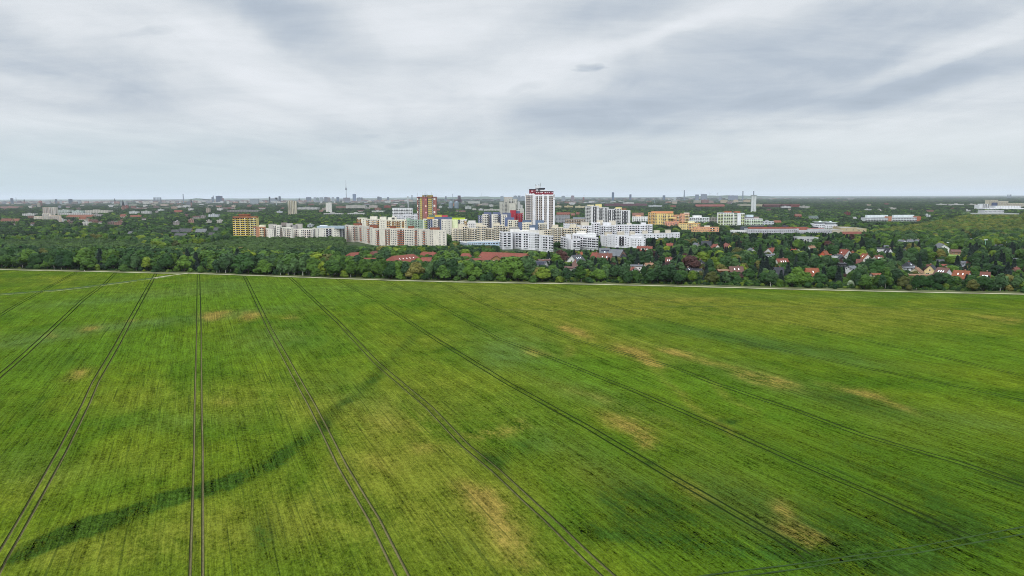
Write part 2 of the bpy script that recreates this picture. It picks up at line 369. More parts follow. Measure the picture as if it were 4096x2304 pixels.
def blobs(lst):
    a = np.zeros(len(Q))
    for b_ in lst:
        x, y, rx, ry, ro, am = b_
        c, s_ = math.cos(R_(-ro)), math.sin(R_(-ro)); dx, dy = Q[:, 0]-x, Q[:, 1]-y
        e = ((dx*c+dy*s_)/rx)**2+((-dx*s_+dy*c)/ry)**2; a += am*np.exp(-e*1.1)
    return a
dry = blobs([(545,790,34,10,8,1),(528,798,22,6,0,.7),(630,795,24,9,5,1),(735,798,28,8,0,.8),(205,935,26,10,8,.7),(185,952,34,9,8,.6),(228,828,26,5,6,.6),(125,845,14,5,0,.5),(330,808,14,4,0,.4),
 (1450,834,40,11,-22,1),(1425,826,22,7,-10,.7),(1355,886,34,9,-10,.75),(1430,885,14,14,0,.4),(1605,895,52,14,-22,1.1),(1640,915,24,8,-25,.8),(1560,880,30,8,-8,.6),(1700,886,50,8,-12,.9),(1790,912,60,8,-14,.6),(1880,945,46,12,-12,.8),(1950,958,60,14,-14,.9),
 (2185,992,46,9,-14,.7),(2110,975,60,7,-16,.5),(2260,1018,60,7,-22,.4),(1250,1088,62,12,8,.8),(1200,1098,30,8,0,.6),(1310,1072,30,12,0,.5),(1075,1128,50,14,0,.4),(1215,1265,48,24,-28,.9),(1260,1300,70,30,-38,.8),(1180,1235,40,16,-30,.4),(1285,1360,60,26,-30,.5),(1330,1420,70,20,-10,.4),
 (1585,1075,52,13,-12,.8),(1545,1050,60,14,-12,.5),(1625,1110,28,18,-25,1),(1980,1290,34,18,-40,.7),(2010,1345,60,16,-20,.7),(2050,1358,30,10,0,.5),(1740,1225,60,10,-30,.4),(2545,806,40,8,0,.6),(2480,800,40,6,0,.35),(1720,755,90,6,0,.3),
 (1760,1030,160,8,-40,.28),(1840,1000,90,8,-35,.28),(1560,1020,160,10,-18,.3),(560,1010,40,8,0,.2),(930,1170,90,30,0,.2),(1000,1060,130,40,0,.2)])
yel = blobs([(1000,1080,260,90,-12,.75),(900,1290,330,150,0,.8),(340,1170,150,55,8,.4),(430,1350,300,80,6,.8),(70,1210,110,70,10,.6),(100,1400,200,50,0,.5),(1180,990,240,60,-15,.5),(1650,770,520,34,-3,.9),(2250,790,420,34,-3,.8),(1350,740,500,22,-3,.5),
 (1250,1330,180,120,-30,.7),(1490,1210,130,60,-30,.5),(680,1010,280,60,0,.45),(1560,860,220,40,-10,.6),(1400,790,200,40,0,.5),(1050,860,180,50,0,.3),(1930,1190,120,50,-30,.3),(1880,1310,120,40,-30,.3),(2130,830,260,26,-5,.4),(330,1000,300,40,5,.35),(1700,1100,150,40,-25,.3),(2250,1080,200,40,-20,.25),(420,735,200,10,0,.3),(130,705,170,14,0,.5)])
bright = blobs([(300,735,400,26,2,.4),(150,790,240,28,5,.9),(420,770,200,30,3,.8),(700,735,180,34,0,.9),(650,770,120,20,0,.5),(120,900,200,45,8,1.1),(380,870,160,45,4,.7),(550,900,160,30,0,.7),(60,960,120,26,5,.8),(900,740,200,26,0,.6),(880,870,120,50,-15,.5),
 (1430,920,180,28,-12,.9),(1700,960,200,34,-15,.9),(1560,960,140,26,0,.6),(2330,890,300,28,-5,.8),(2450,870,250,30,-4,.6),(1300,1040,140,30,-15,.7),(1290,1140,80,30,-20,.4),(1980,1080,250,50,-18,.4),(2300,1100,250,60,-15,.4),(2500,1180,220,70,-15,.4),(1750,1360,200,50,-15,.5),(500,985,120,24,0,.4),(250,1210,90,50,10,.5),(2000,1010,160,30,-15,.5),(2400,980,200,26,-12,.5),(620,1035,140,30,0,.4)])
lush = blobs([(1950,1290,620,150,-12,.33),(2400,1330,400,130,0,.25),(700,1400,50,60,0,.2),(2300,1120,420,90,-14,.2),(1280,1130,36,20,-10,1.0),(1235,1155,40,16,-30,1.0),(1320,1115,30,30,0,.5),(1480,1332,60,22,-15,.9),(1400,1320,50,12,-20,.6),(1640,1360,120,26,-10,.7),(1800,1385,120,26,-10,.6),(1830,1060,26,6,0,.9),(1640,1168,18,6,0,.8),(2000,1390,200,60,0,.5),(2200,1400,260,50,0,.7),(2450,1330,220,60,0,.6),(2530,1200,150,50,0,.4),
 (150,905,170,30,8,.35),(1960,870,240,14,-8,.5),(2150,1010,180,22,-10,.4),(2000,1170,200,40,-25,.35),(2230,1190,160,40,-25,.4),(1560,1290,120,40,-25,.4),(1700,1290,160,40,-20,.4),(660,1370,30,70,0,.5),(640,1320,20,50,0,.3),(1180,1030,80,20,-12,.25),(50,1040,80,24,0,.35),(100,1120,100,40,0,.4),(1790,1090,120,14,-22,.3),(1130,1380,80,30,0,.25)])
band = [(15,1412,16),(150,1352,24),(240,1320,26),(300,1305,22),(420,1262,24),(490,1238,20),(560,1222,22),(620,1200,20),(700,1150,24),(760,1110,24),(815,1068,20),(860,1025,16),(950,940,14),(1040,850,12)]
bw = np.zeros(len(Q))
for (a, b_) in zip(band, band[1:]):
    A = np.array(a[:2]); B = np.array(b_[:2]); d = B-A; tt = np.clip(((Q-A)@d)/(d@d), 0, 1); c = A+tt[:, None]*d
    rr = (a[2]+(b_[2]-a[2])*tt)*.85; bw = np.maximum(bw, np.exp(-(np.linalg.norm(Q-c, axis=1)/rr)**4)*(1 if a[0] < 800 else .55 if a[0] < 900 else .3))
lush += bw*1.1
grey = blobs([(350,815,400,11,6,.9),(60,862,130,14,8,.9),(250,757,220,10,5,.8),(480,735,140,10,0,.4),(560,716,90,12,0,.6),(700,850,120,34,0,.5),(1300,880,120,50,-10,.7),(1240,900,60,30,0,.4),(1950,960,300,30,-15,.5),(1850,850,220,16,-8,.7),(1450,740,260,12,0,.5),(1500,1000,160,30,-15,.5),(1870,1250,160,50,-25,.5),(1960,1330,80,40,0,.5),(1350,1110,60,30,0,.4),(2100,900,200,14,-8,.5),(60,1180,160,40,0,.3),(2450,1060,220,26,-10,.4),(450,1060,200,30,0,.3),(900,1000,120,40,-20,.3),(1500,1160,180,40,-30,.4),(1000,725,300,8,0,.4),(2200,745,500,6,0,.5)])
for nm, a in (('dry', dry), ('yellow', yel), ('bright', bright), ('lush', lush), ('grey', grey), ('soil_shade', soil_shade.ravel())):
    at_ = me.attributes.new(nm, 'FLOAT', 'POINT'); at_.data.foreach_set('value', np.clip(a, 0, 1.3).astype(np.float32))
Zb = np.array([v.co.z for v in me.vertices]) if False else P[:, 2]
me.vertices.foreach_set('co', np.stack([P[:, 0], P[:, 1], Zb+.12*np.clip(lush, 0, 1)*(soil_shade.ravel() < .5)], 1).ravel())
fm, n, l, b = _mat('growing_crop')
g = n.new('ShaderNodeNewGeometry'); mp = n.new('ShaderNodeMapping'); mp.vector_type = 'POINT'; mp.inputs['Rotation'].default_value = (0, 0, AZ)
l.new(g.outputs['Position'], mp.inputs[0])     # x across the drill rows, y along them
def tex(scale, sx_, sy_, det=4, ro=.55, dist=0):
    m2 = n.new('ShaderNodeMapping'); m2.inputs['Scale'].default_value = (sx_, sy_, .3); l.new(mp.outputs[0], m2.inputs[0])
    q = n.new('ShaderNodeTexNoise'); q.inputs['Scale'].default_value = scale; q.inputs['Detail'].default_value = det; q.inputs['Roughness'].default_value = ro; q.inputs['Distortion'].default_value = dist
    l.new(m2.outputs[0], q.inputs['Vector']); return q.outputs['Fac']
def mr(v, a, b_, c, d, sm=False):
    q = n.new('ShaderNodeMapRange'); l.new(v, q.inputs[0])
    if sm: q.interpolation_type = 'SMOOTHSTEP'
    for i, k in enumerate((a, b_, c, d)): q.inputs[i+1].default_value = k
    return q.outputs[0]
def op(o, a, b_, cl=False):
    q = n.new('ShaderNodeMath'); q.operation = o; q.use_clamp = cl
    for i, k in enumerate((a, b_)):
        if isinstance(k, (int, float)): q.inputs[i].default_value = k
        else: l.new(k, q.inputs[i])
    return q.outputs[0]
def mixc(f, a, col):
    q = n.new('ShaderNodeMix'); q.data_type = 'RGBA'; l.new(f, q.inputs[0])
    if isinstance(a, tuple): q.inputs[6].default_value = (*a, 1)
    else: l.new(a, q.inputs[6])
    if isinstance(col, tuple): q.inputs[7].default_value = (*col, 1)
    else: l.new(col, q.inputs[7])
    return q.outputs[2]
def attr(nm):
    q = n.new('ShaderNodeAttribute'); q.attribute_name = nm; return q.outputs['Fac']
patch = tex(.035, 1, .6, 6, .6, .5); mid = tex(.16, 1, .55, 5, .6, .3); fine = tex(1.3, 1, .55, 4, .7); tiny = tex(4.0, 1, .5, 2, .6)
rowt = tex(.55, 1, .012, 2, .6); row2 = tex(1.7, 1, .02, 1, .5)
mod = op('ADD', op('MULTIPLY', op('SUBTRACT', patch, .5), 3.2), op('MULTIPLY', op('SUBTRACT', mid, .5), 2.6))
def wob(nm, k=1.0):  # ragged edges for every patch
    a = attr(nm); return op('MULTIPLY', a, op('ADD', 1.0, op('MULTIPLY', op('ADD', mod, op('MULTIPLY', op('SUBTRACT', fine, .5), 2.2)), k)), True)
C = lambda *c: lin(c)
base = mixc(mr(patch, .38, .62, 0, 1), C(55, 78, 16), C(75, 90, 20))
col = mixc(op('MULTIPLY', wob('bright', .7), .85, True), base, C(66, 90, 21))
col = mixc(op('MULTIPLY', wob('yellow', .8), .75, True), col, C(88, 92, 31))
col = mixc(op('MULTIPLY', wob('grey', .8), .6, True), col, C(66, 86, 43))
col = mixc(op('MULTIPLY', wob('lush', 1.8), .85, True), col, C(29, 51, 15))
col = mixc(mr(wob('dry', 1.1), 0, 1.15, 0, .9), col, C(114, 98, 48))
gap = op('MULTIPLY', mr(row2, .57, .64, 0, 1), mr(rowt, .46, .6, 0, 1)); drill = tex(3.0, 1, .03, 2, .6)
col = mixc(op('MULTIPLY', gap, .5), col, C(22, 36, 14))  # thin lines painted dark for the shade between drill rows
v = op('ADD', op('MULTIPLY', op('SUBTRACT', fine, .5), 1.9), op('MULTIPLY', op('SUBTRACT', tiny, .5), 1.6))
v = op('ADD', v, op('MULTIPLY', op('SUBTRACT', mid, .5), 1.2))
v = op('ADD', v, op('MULTIPLY', op('SUBTRACT', rowt, .5), 1.0))
v = op('ADD', v, op('MULTIPLY', op('SUBTRACT', drill, .5), 1.3)); v = op('MULTIPLY', v, op('ADD', 1.0, op('MULTIPLY', attr('lush'), .7)))
v = op('ADD', v, 1.0)
sv = n.new('ShaderNodeVectorMath'); sv.operation = 'SCALE'; l.new(col, sv.inputs[0]); l.new(v, sv.inputs['Scale'])
col = mixc(mr(attr('soil_shade'), .1, .33, 0, 1), sv.outputs[0], mixc(mr(attr('soil_shade'), .4, .95, 0, 1), C(38, 52, 22), mixc(mr(fine, .3, .7, 0, 1), C(94, 90, 62), C(126, 120, 88))))  # low values paint shade on groove walls and far ruts, high ones bare soil
l.new(col, b.inputs['Base Color']); b.inputs['Roughness'].default_value = .8; b.inputs['Specular IOR Level'].default_value = .0
bp = n.new('ShaderNodeBump'); bp.inputs['Strength'].default_value = .4; bp.inputs['Distance'].default_value = .45
l.new(op('ADD', fine, op('MULTIPLY', tiny, .5)), bp.inputs['Height']); l.new(bp.outputs[0], b.inputs['Normal'])
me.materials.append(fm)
for p_ in (): pass
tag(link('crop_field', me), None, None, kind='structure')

def ribbon(name, pts, wid, z, m, kind='structure', jit=0.0, step=6):
    """a strip of given width along ground points"""
    pts = [np.array(p[:2]) for p in pts]; dense = []
    for a, b_ in zip(pts, pts[1:]):
        k = max(1, int(np.linalg.norm(b_-a)/step))
        for i in range(k): dense.append(a+(b_-a)*i/k)
    dense.append(pts[-1]); mb = MB(); prevq = None
    for i, p in enumerate(dense):
        a = dense[max(i-1, 0)]; c = dense[min(i+1, len(dense)-1)]; d = (c-a)/np.linalg.norm(c-a); nn = np.array([-d[1], d[0]])
        ww = wid*(1+jit*math.sin(i*1.7)*math.cos(i*.6))
        q = (p+nn*ww/2, p-nn*ww/2)
        if prevq is not None: mb.face([(*prevq[1], z), (*q[1], z), (*q[0], z), (*prevq[0], z)])
        prevq = q
    o = mb.obj(name, m); tag(o, None, None, kind=kind); return o
PATHM = mat('sandy_path', (178, 172, 148), .95, .12, .2); VERGE = mat('dry_grass_verge', (74, 80, 46), .95, .35, .12)
TRACKM = mat('trampled_crop', (36, 58, 16), 1.0, .3, .3); GRASSM = mat('rough_grass', (36, 60, 20), .95, .3, .5)
nrm = lambda p, k: (p[0], p[1]+k)
ribbon('verge', [nrm(p, 6) for p in PATHW], 15, .5, VERGE, jit=.25)
ribbon('path', [nrm(p, 0.3) for p in PATHW], 1.9, .62, PATHM, jit=.35)
SP = pxs([(-60,748),(0,741),(60,737),(140,731),(220,722),(300,712),(390,700),(430,693),(470,688)])
ribbon('verge', [ground(x, y-2.5, .65) for x, y in SP[:-1]], 4.0, .62, GRASSM, jit=.3)
ribbon('path', [ground(x, y+1.5, .65) for x, y in SP[:-1]], .5, .64, PATHM, jit=.8)
ribbon('path', [ground(x, y, .65) for x, y in pxs([(385,699.5),(420,694),(455,689.5),(475,687)])], 1.7, .66, PATHM)
for T in (pxs([(1740,1470),(1870,1449),(2000,1432),(2150,1408),(2300,1392),(2440,1367),(2576,1343),(2700,1318)]), pxs([(1740,1452),(1860,1436),(1980,1422),(2120,1402),(2290,1378),(2430,1352),(2576,1325),(2700,1300)])):
    ribbon('wheel_track', [ground(x, y, .65) for x, y in T], .34, .66, TRACKM, jit=.5, step=2)
ribbon('wheel_track', [ground(x, y, .55) for x, y in pxs([(1240,778),(1500,782),(1700,771),(1900,771),(2200,774),(2576,778)])], .5, .6, TRACKM, jit=.6, step=4)

# ------------------------------------------------------------------ apartment blocks
UNIT = {}
def win_mesh(kind='w', fr=FRAME):
    key = ('win', kind, fr.name)
    if key not in UNIT:
        m_ = MB(); m_.box(-.5, .5, -.03, .05, -.5, .5, 0); m_.box(-.47, -.02, -.05, 0, -.46, .46, 1); m_.box(.02, .47, -.05, 0, -.46, .46, 1)
        UNIT[key] = m_.mesh('window', [fr, GLASS])
    return UNIT[key]
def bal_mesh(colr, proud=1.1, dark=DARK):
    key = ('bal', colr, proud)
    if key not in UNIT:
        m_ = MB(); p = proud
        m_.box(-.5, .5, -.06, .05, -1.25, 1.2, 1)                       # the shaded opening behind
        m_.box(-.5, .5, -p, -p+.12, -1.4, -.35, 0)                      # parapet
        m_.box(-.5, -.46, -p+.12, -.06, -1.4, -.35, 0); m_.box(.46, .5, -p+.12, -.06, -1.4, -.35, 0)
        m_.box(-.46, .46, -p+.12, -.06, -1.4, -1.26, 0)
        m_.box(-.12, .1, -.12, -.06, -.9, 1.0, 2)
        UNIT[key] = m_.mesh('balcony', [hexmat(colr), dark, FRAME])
    return UNIT[key]
def merged(mesh, xf, name, parent):
    """the same shape many times over as one mesh"""
    nv = len(mesh.vertices); co = np.empty(nv*3); mesh.vertices.foreach_get('co', co); co = co.reshape(-1, 3)
    fs = [tuple(p.vertices) for p in mesh.polygons]; mi = [p.material_index for p in mesh.polygons]
    V = []; Fc = []; Mi = []
    for k, (loc, rz, s_) in enumerate(xf):
        c, s2 = math.cos(rz), math.sin(rz); q = co*np.array(s_)
        V.append(np.stack([q[:, 0]*c-q[:, 1]*s2+loc[0], q[:, 0]*s2+q[:, 1]*c+loc[1], q[:, 2]+loc[2]], 1))
        Fc += [tuple(i+k*nv for i in f) for f in fs]; Mi += mi
    me = bpy.data.meshes.new(name); me.from_pydata(np.concatenate(V).tolist(), [], Fc)
    for m_ in mesh.materials: me.materials.append(m_)
    me.polygons.foreach_set('material_index', Mi); me.update(); return link(name, me, parent)
BLD = []
def blk(label, R, vols, yvis, fl=2.8, cap=100, name='apartment_block', cat='apartment block', group=None, boxes=(), fr=FRAME, deep=12, trim=None):
    """vols: (points [(zx, D)...] left to right, zy of the roof, pattern(s), wall colour, balcony colour)
       boxes: roof houses (zx0, zx1, zy top, colour, D, height)"""
    c0 = vols[0][0]; P0 = at(*zp(R, c0[0][0], vols[0][1]), c0[0][1])
    root = thing(name, label, cat, (P0[0], P0[1]+deep/2, 0), 0, group)
    o0 = np.array([P0[0], P0[1]+deep/2, 0])
    wins = []; bals = []
    for vi, vol in enumerate(vols):
        pts, yt, pats, wc, bc = vol[:5]; dpt = vol[5] if len(vol) > 5 else deep
        D0 = pts[0][1]; zt = at(*zp(R, pts[0][0], yt), D0)[2]
        G = []
        for zx, D in pts:
            y = proj(np.array([at(*zp(R, zx, yt), D)[0], D, zt]))[0, 1]; q = at(zp(R, zx, 0)[0], y, D); G.append(q[:2])
        back = [np.array([g_[0]*(1+dpt/g_[1]*.3), g_[1]+dpt+.01*vi]) for g_ in G]
        poly = [tuple(p-o0[:2]) for p in G]+[tuple(p-o0[:2]) for p in reversed(back)]
        mb = MB(); mb.prism(poly, 0, zt, 0, 1)
        mb.obj('wall', [hexmat(wc, 'plaster'), GRAVEL], root)
        # parapet cap round the roof, a hand proud of the wall
        cb_ = MB()
        for a, b_ in zip(poly, poly[1:]+poly[:1]):
            a, b_ = np.array(a), np.array(b_); d = b_-a; Ld = np.linalg.norm(d)
            if Ld < .5: continue
            d /= Ld; nn = np.array([d[1], -d[0]])
            q = [a+nn*.12, b_+nn*.12, b_-nn*.25, a-nn*.25]
            cb_.prism([tuple(x) for x in q], zt-.1, zt+.45+.003*vi)
        cb_.obj('parapet', hexmat(trim or wc, 'render'), root)
        Dm = np.mean([p[1] for p in pts])
        px_ = [zp(R, pts[0][0], 0)[0], zp(R, pts[-1][0], 0)[0]]
        ZONES.append((min(px_), max(px_), zp(R, 0, yt)[1], zp(R, 0, yvis)[1], max(p[1] for p in pts)+1))
        nf = int((zt-1.2)/fl)
        if isinstance(pats, str): pats = [pats]*(len(pts)-1)
        for (a, b_, pat) in zip(G, G[1:], pats):
            d = b_-a; Ls = np.linalg.norm(d); d = d/Ls; rz = math.atan2(d[1], d[0]); nn = np.array([d[1], -d[0]])
            FOOT.append(((a[0]+b_[0])/2-nn[0]*dpt/2, (a[1]+b_[1])/2-nn[1]*dpt/2, Ls/2+1, dpt/2+3, rz))
            if pat.startswith('*'):
                base_ = pat[1:]; k = max(1, round(Ls/3.1)); pat = (base_*(k//len(base_)+1))[:k]
            if not pat: continue
            wts = {'.': .5, ',': .25, 'w': .9, 'o': .8, 'W': 1.3, 'b': 1.5, 'B': 2.2, 'p': .75, 'l': 1.1, 'n': .8}
            tot = sum(wts.get(ch, 1) for ch in pat); x = 0
            for ch in pat:
                wd = wts.get(ch, 1)/tot*Ls; cx = x+wd/2; x += wd
                if ch in '.,': continue
                base3 = a+d*cx
                for i in range(nf):
                    zc = zt-.75-fl*(i+.5)
                    if zc < 1.5: break
                    py = proj(np.array([base3[0], base3[1], zc+1]))[0, 1]
                    if py > zp(R, 0, yvis)[1]+34: break
                    loc = (base3[0]+nn[0]*.02-o0[0], base3[1]+nn[1]*.02-o0[1], zc)
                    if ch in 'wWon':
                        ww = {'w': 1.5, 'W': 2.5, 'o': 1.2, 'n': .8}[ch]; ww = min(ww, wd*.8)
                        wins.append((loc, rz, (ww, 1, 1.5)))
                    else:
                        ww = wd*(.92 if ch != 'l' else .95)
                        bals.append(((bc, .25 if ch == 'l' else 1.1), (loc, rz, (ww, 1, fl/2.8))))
    for k, (loc, rz, s_) in enumerate(wins[:cap]): link('window', win_mesh('w', fr), root, loc, rz, s_)
    if wins[cap:]: merged(win_mesh('w', fr), wins[cap:], 'window', root)['kind'] = 'stuff'
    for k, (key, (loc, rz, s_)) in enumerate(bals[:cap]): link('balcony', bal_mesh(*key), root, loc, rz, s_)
    rest = {}
    for key, x_ in bals[cap:]: rest.setdefault(key, []).append(x_)
    for key, xs in rest.items(): merged(bal_mesh(*key), xs, 'balcony', root)['kind'] = 'stuff'
    for bx in boxes:
        zx0, zx1, zyt, colr, D, h = bx[:6]
        A = at(*zp(R, zx0, zyt), D); B = at(*zp(R, zx1, zyt), D); mb = MB()
        x0, x1 = A[0]-o0[0], B[0]-o0[0]; y0 = A[1]-o0[1]; zt2 = A[2]
        mb.box(x0, x1, y0, y0+min(8, max(4, (x1-x0)*.7)), zt2-h, zt2-.3, 0); mb.box(x0-.2, x1+.2, y0-.2, y0+min(8, max(4, (x1-x0)*.7))+.2, zt2-.3, zt2, 1)
        mb.obj('roof_house', [hexmat(colr), hexmat(colr) if len(bx) < 7 else hexmat(bx[6])], root)
        ZONES.append((zp(R, zx0, 0)[0], zp(R, zx1, 0)[0], zp(R, 0, zyt)[1], zp(R, 0, zyt+30)[1], D))
    BLD.append(root); root['_o'] = 0; del root['_o']
    return root, o0
# ---- the estate, near blocks first
WHT, OFF, BEI, GRY = '#d0d0d3', '#cfcbc0', '#cdc3ae', '#b9b9b4'
blk('white stepped apartment block with rounded balconies, in front of the tall white tower', 5,
    [([(762, 852), (800, 836), (955, 838)], 792, ['b', ',B.'], WHT, WHT), ([(955, 848), (1100, 832), (1235, 826), (1358, 816)], 800, ['ob,', '.b,o', 'oob'], WHT, WHT),
     ([(1358, 808), (1420, 798), (1575, 782)], 846, ['.n', 'b.b'], WHT, WHT)], 1085, boxes=[(912, 1062, 752, '#d0cdc8', 856, 3.5), (1062, 1215, 772, '#d8d6d2', 852, 3), (1215, 1292, 730, WHT, 850, 7), (1215, 1360, 765, '#cac7c0', 846, 3.5), (1360, 1432, 770, '#bcb5a6', 830, 7)])
blk('white stepped apartment block with long balconies, right of the tall white tower, beside poplars', 5,
    [([(1695, 850), (1790, 832)], 872, ['Bo'], WHT, WHT), ([(1770, 838), (1845, 834)], 836, ['.'], WHT, WHT), ([(1845, 824), (1985, 816)], 912, ['.b'], WHT, WHT),
     ([(1870, 846), (1960, 840), (2060, 836)], 845, ['.b', 'b.'], WHT, WHT), ([(1990, 832), (2130, 818), (2262, 806)], 868, ['bb', 'bb'], WHT, WHT)], 1060,
    boxes=[(1880, 2230, 822, '#dedede', 856, 5), (1935, 2075, 782, '#c9c5bc', 866, 5)])
blk('beige terraced apartment block with wide dark balconies, behind the low blue school', 5,
    [([(20, 935), (195, 925)], 740, ['o.oBoBo'], BEI, BEI), ([(195, 932), (275, 930)], 706, ['Bo'], BEI, BEI), ([(275, 935), (405, 930)], 742, ['BoB'], BEI, BEI),
     ([(400, 932), (550, 928)], 700, ['Bo.Bo'], BEI, BEI), ([(550, 934), (668, 930)], 742, ['BB'], BEI, BEI), ([(665, 930), (822, 926)], 692, ['BoBB'], BEI, BEI), ([(820, 934), (900, 934)], 722, ['Bo'], BEI, BEI)], 935,
    boxes=[(125, 222, 670, '#c6bda9', 940, 8), (400, 492, 658, '#c6bda9', 940, 8), (662, 757, 655, '#c6bda9', 940, 8), (880, 1055, 722, '#8f8d88', 936, 3)])
blk('beige apartment block with brown balcony rows, seen between the two white stepped blocks', 5,
    [([(1430, 950), (1545, 945)], 762, ['oBo'], BEI, BEI), ([(1545, 944), (1725, 940)], 726, ['BoBB'], BEI, BEI), ([(1725, 946), (1850, 944)], 750, ['BoB'], BEI, BEI), ([(1820, 942), (1985, 938)], 722, ['BoBo'], BEI, BEI), ([(1985, 948), (2085, 946)], 752, ['BoB'], BEI, BEI)], 945,
    boxes=[(1562, 1652, 685, '#c6bda9', 950, 8), (1835, 1925, 672, '#c6bda9', 950, 9)])
blk('long white apartment slab with many small windows, ending above the poplars', 6,
    [([(-170, 985), (-75, 975), (10, 978)], 672, ['ooo', '..'], WHT, WHT), ([(10, 985), (120, 962), (255, 958)], 690, ['o.', 'oBoo'], WHT, WHT), ([(255, 958), (385, 954)], 660, ['ooBo'], WHT, WHT), ([(385, 958), (510, 955)], 700, ['oBoo'], WHT, WHT),
     ([(510, 958), (625, 952)], 698, ['ooBo'], WHT, WHT), ([(625, 952), (900, 956), (1182, 962)], 690, ['oBooWooB', 'oBooWoBoo'], WHT, WHT)], 850,
    boxes=[(95, 215, 640, '#bfb7a8', 966, 7), (270, 385, 652, WHT, 966, 6), (430, 555, 650, WHT, 966, 6), (525, 625, 622, '#bfb7a8', 968, 9), (795, 862, 657, '#cdc8bd', 966, 6), (1010, 1085, 650, WHT, 968, 7), (335, 430, 615, '#bfb7a8', 975, 12)])
blk('low white apartment block with tall dark windows, behind the dark roofed farmhouse', 6,
    [([(400, 890), (505, 872)], 852, ['.oo'], WHT, WHT), ([(505, 872), (610, 858)], 838, ['oo.o'], WHT, WHT), ([(610, 856), (790, 850)], 848, ['o.bo'], WHT, '#3c3c42'), ([(790, 848), (1020, 844)], 868, ['o.o.oo'], WHT, WHT), ([(870, 838), (1075, 830)], 890, ['oo.oo.o'], WHT, WHT)], 1030,
    boxes=[(455, 562, 795, '#b9b1a2', 905, 6), (650, 755, 788, '#b9b1a2', 905, 7), (840, 918, 785, '#b9b1a2', 900, 7), (860, 1022, 840, WHT, 880, 4)])
blk('white five storey apartment slab with curved dark windows, left of the golden tree', 6,
    [([(730, 925), (960, 922), (1330, 935), (1600, 950)], 826, ['', 'ooWoo.oWo', 'oWoo.oo'], WHT, WHT)], 882, boxes=[(1030, 1110, 775, '#bfb7a8', 935, 6), (1212, 1292, 770, '#bfb7a8', 935, 7), (1385, 1462, 762, '#bfb7a8', 945, 7)])
blk('low pale blue school with a flat white roof, left of the white stepped block', 5,
    [([(150, 862), (265, 840)], 945, ['ooo'], '#8e9aa6', '#dfe3e6'), ([(265, 840), (500, 846), (765, 850)], 948, ['WoWoWoWo', 'WoWoWWo'], '#a9bccb', '#dfe3e6')], 995, name='school_building', cat='school', deep=16, fl=3.2, trim='#e6e6e6')
blk('pale grey apartment slab with bright orange balcony stacks and orange roof houses', 4,
    [([(110, 1010), (232, 985), (300, 990), (405, 960), (530, 925)], 690, ['.pow', 'wp.ww', 'wwpow', 'wwp.w'], '#bfb9ae', '#a86a4c'),
     ([(530, 925), (635, 905), (725, 895)], 742, ['.op', '.'], '#c8c2b5', '#a0654a'), ([(725, 897), (940, 878)], 738, ['pwp.wwwop'], '#c8c2b5', '#a0654a'), ([(930, 878), (1150, 870)], 742, ['bb.wwwww'], '#c8c2b5', '#a0654a'),
     ([(1150, 868), (1310, 850), (1460, 832)], 748, ['opw.w', 'pw..ow'], '#c2bcb0', '#a0654a'), ([(1460, 830), (1655, 822)], 772, ['..ow'], '#cbc5b8', '#a0654a')], 1000,
    boxes=[(243, 357, 662, '#804c38', 998, 7, '#684030'), (487, 600, 685, '#804c38', 935, 7, '#684030'), (800, 885, 703, '#804c38', 895, 7, '#684030'), (1075, 1165, 703, '#804c38', 880, 7, '#684030'), (1413, 1550, 727, '#804c38', 842, 7, '#684030')])
blk('long white apartment chain with round windows, between the yellow tower and the orange balconies', 3,
    [([(590, 985), (740, 962)], 742, [',ooow'], '#d0ccc2', '#c2bdb2'), ([(738, 966), (832, 962)], 695, ['b,ww'], '#d0ccc2', '#b8b4ac'), ([(830, 968), (1012, 950)], 724, ['b.l.bw'], '#d0ccc2', '#b8ab9c'),
     ([(1022, 975), (1335, 962)], 748, ['o,lw.Wl.bw'], '#d2cec4', '#b8ada2'), ([(1332, 968), (1372, 955)], 736, ['l'], '#d2cec4', '#8e8c88'), ([(1370, 958), (1840, 985)], 740, ['.o,.ob.oob,'], '#d5d1c6', '#86888c')], 850,
    boxes=[(662, 765, 672, '#a5a29c', 975, 7), (935, 1018, 664, '#a9a6a0', 975, 9), (1075, 1165, 672, '#a9a59e', 980, 8), (1000, 1085, 690, '#8f8d8a', 975, 5), (1400, 1815, 704, '#93a2ae', 975, 3.5, '#b8c4cc'), (1445, 1545, 690, '#cfd3d6', 982, 3)])
blk('terracotta and cream apartment block joined to the right of the yellow tower', 3,
    [([(430, 1005), (512, 985)], 716, ['bw.'], '#a8785c', '#d8cba8'), ([(512, 985), (592, 975)], 722, ['.b'], '#b0805f', '#dccfa8')], 850, boxes=[(518, 604, 686, '#d5d0b8', 1005, 6)])
yt, oyt = blk('yellow banded high rise with a flared orange roof house, left of the white chain', 3,
    [([(117, 1020), (338, 1015)], 572, ['BBB'], '#bca860', '#ccb462'), ([(337, 1018), (470, 1014)], 572, ['.BB'], '#bcae70', '#c4b878')], 850, fl=2.82, name='apartment_tower', cat='high rise', deep=16, trim='#86583f',
    boxes=[(215, 355, 528, '#86583f', 1022, 5, '#86583f'), (193, 362, 520, '#86583f', 1021, 1.2, '#86583f'), (118, 470, 556, '#86583f', 1016, 2.6, '#86583f')])
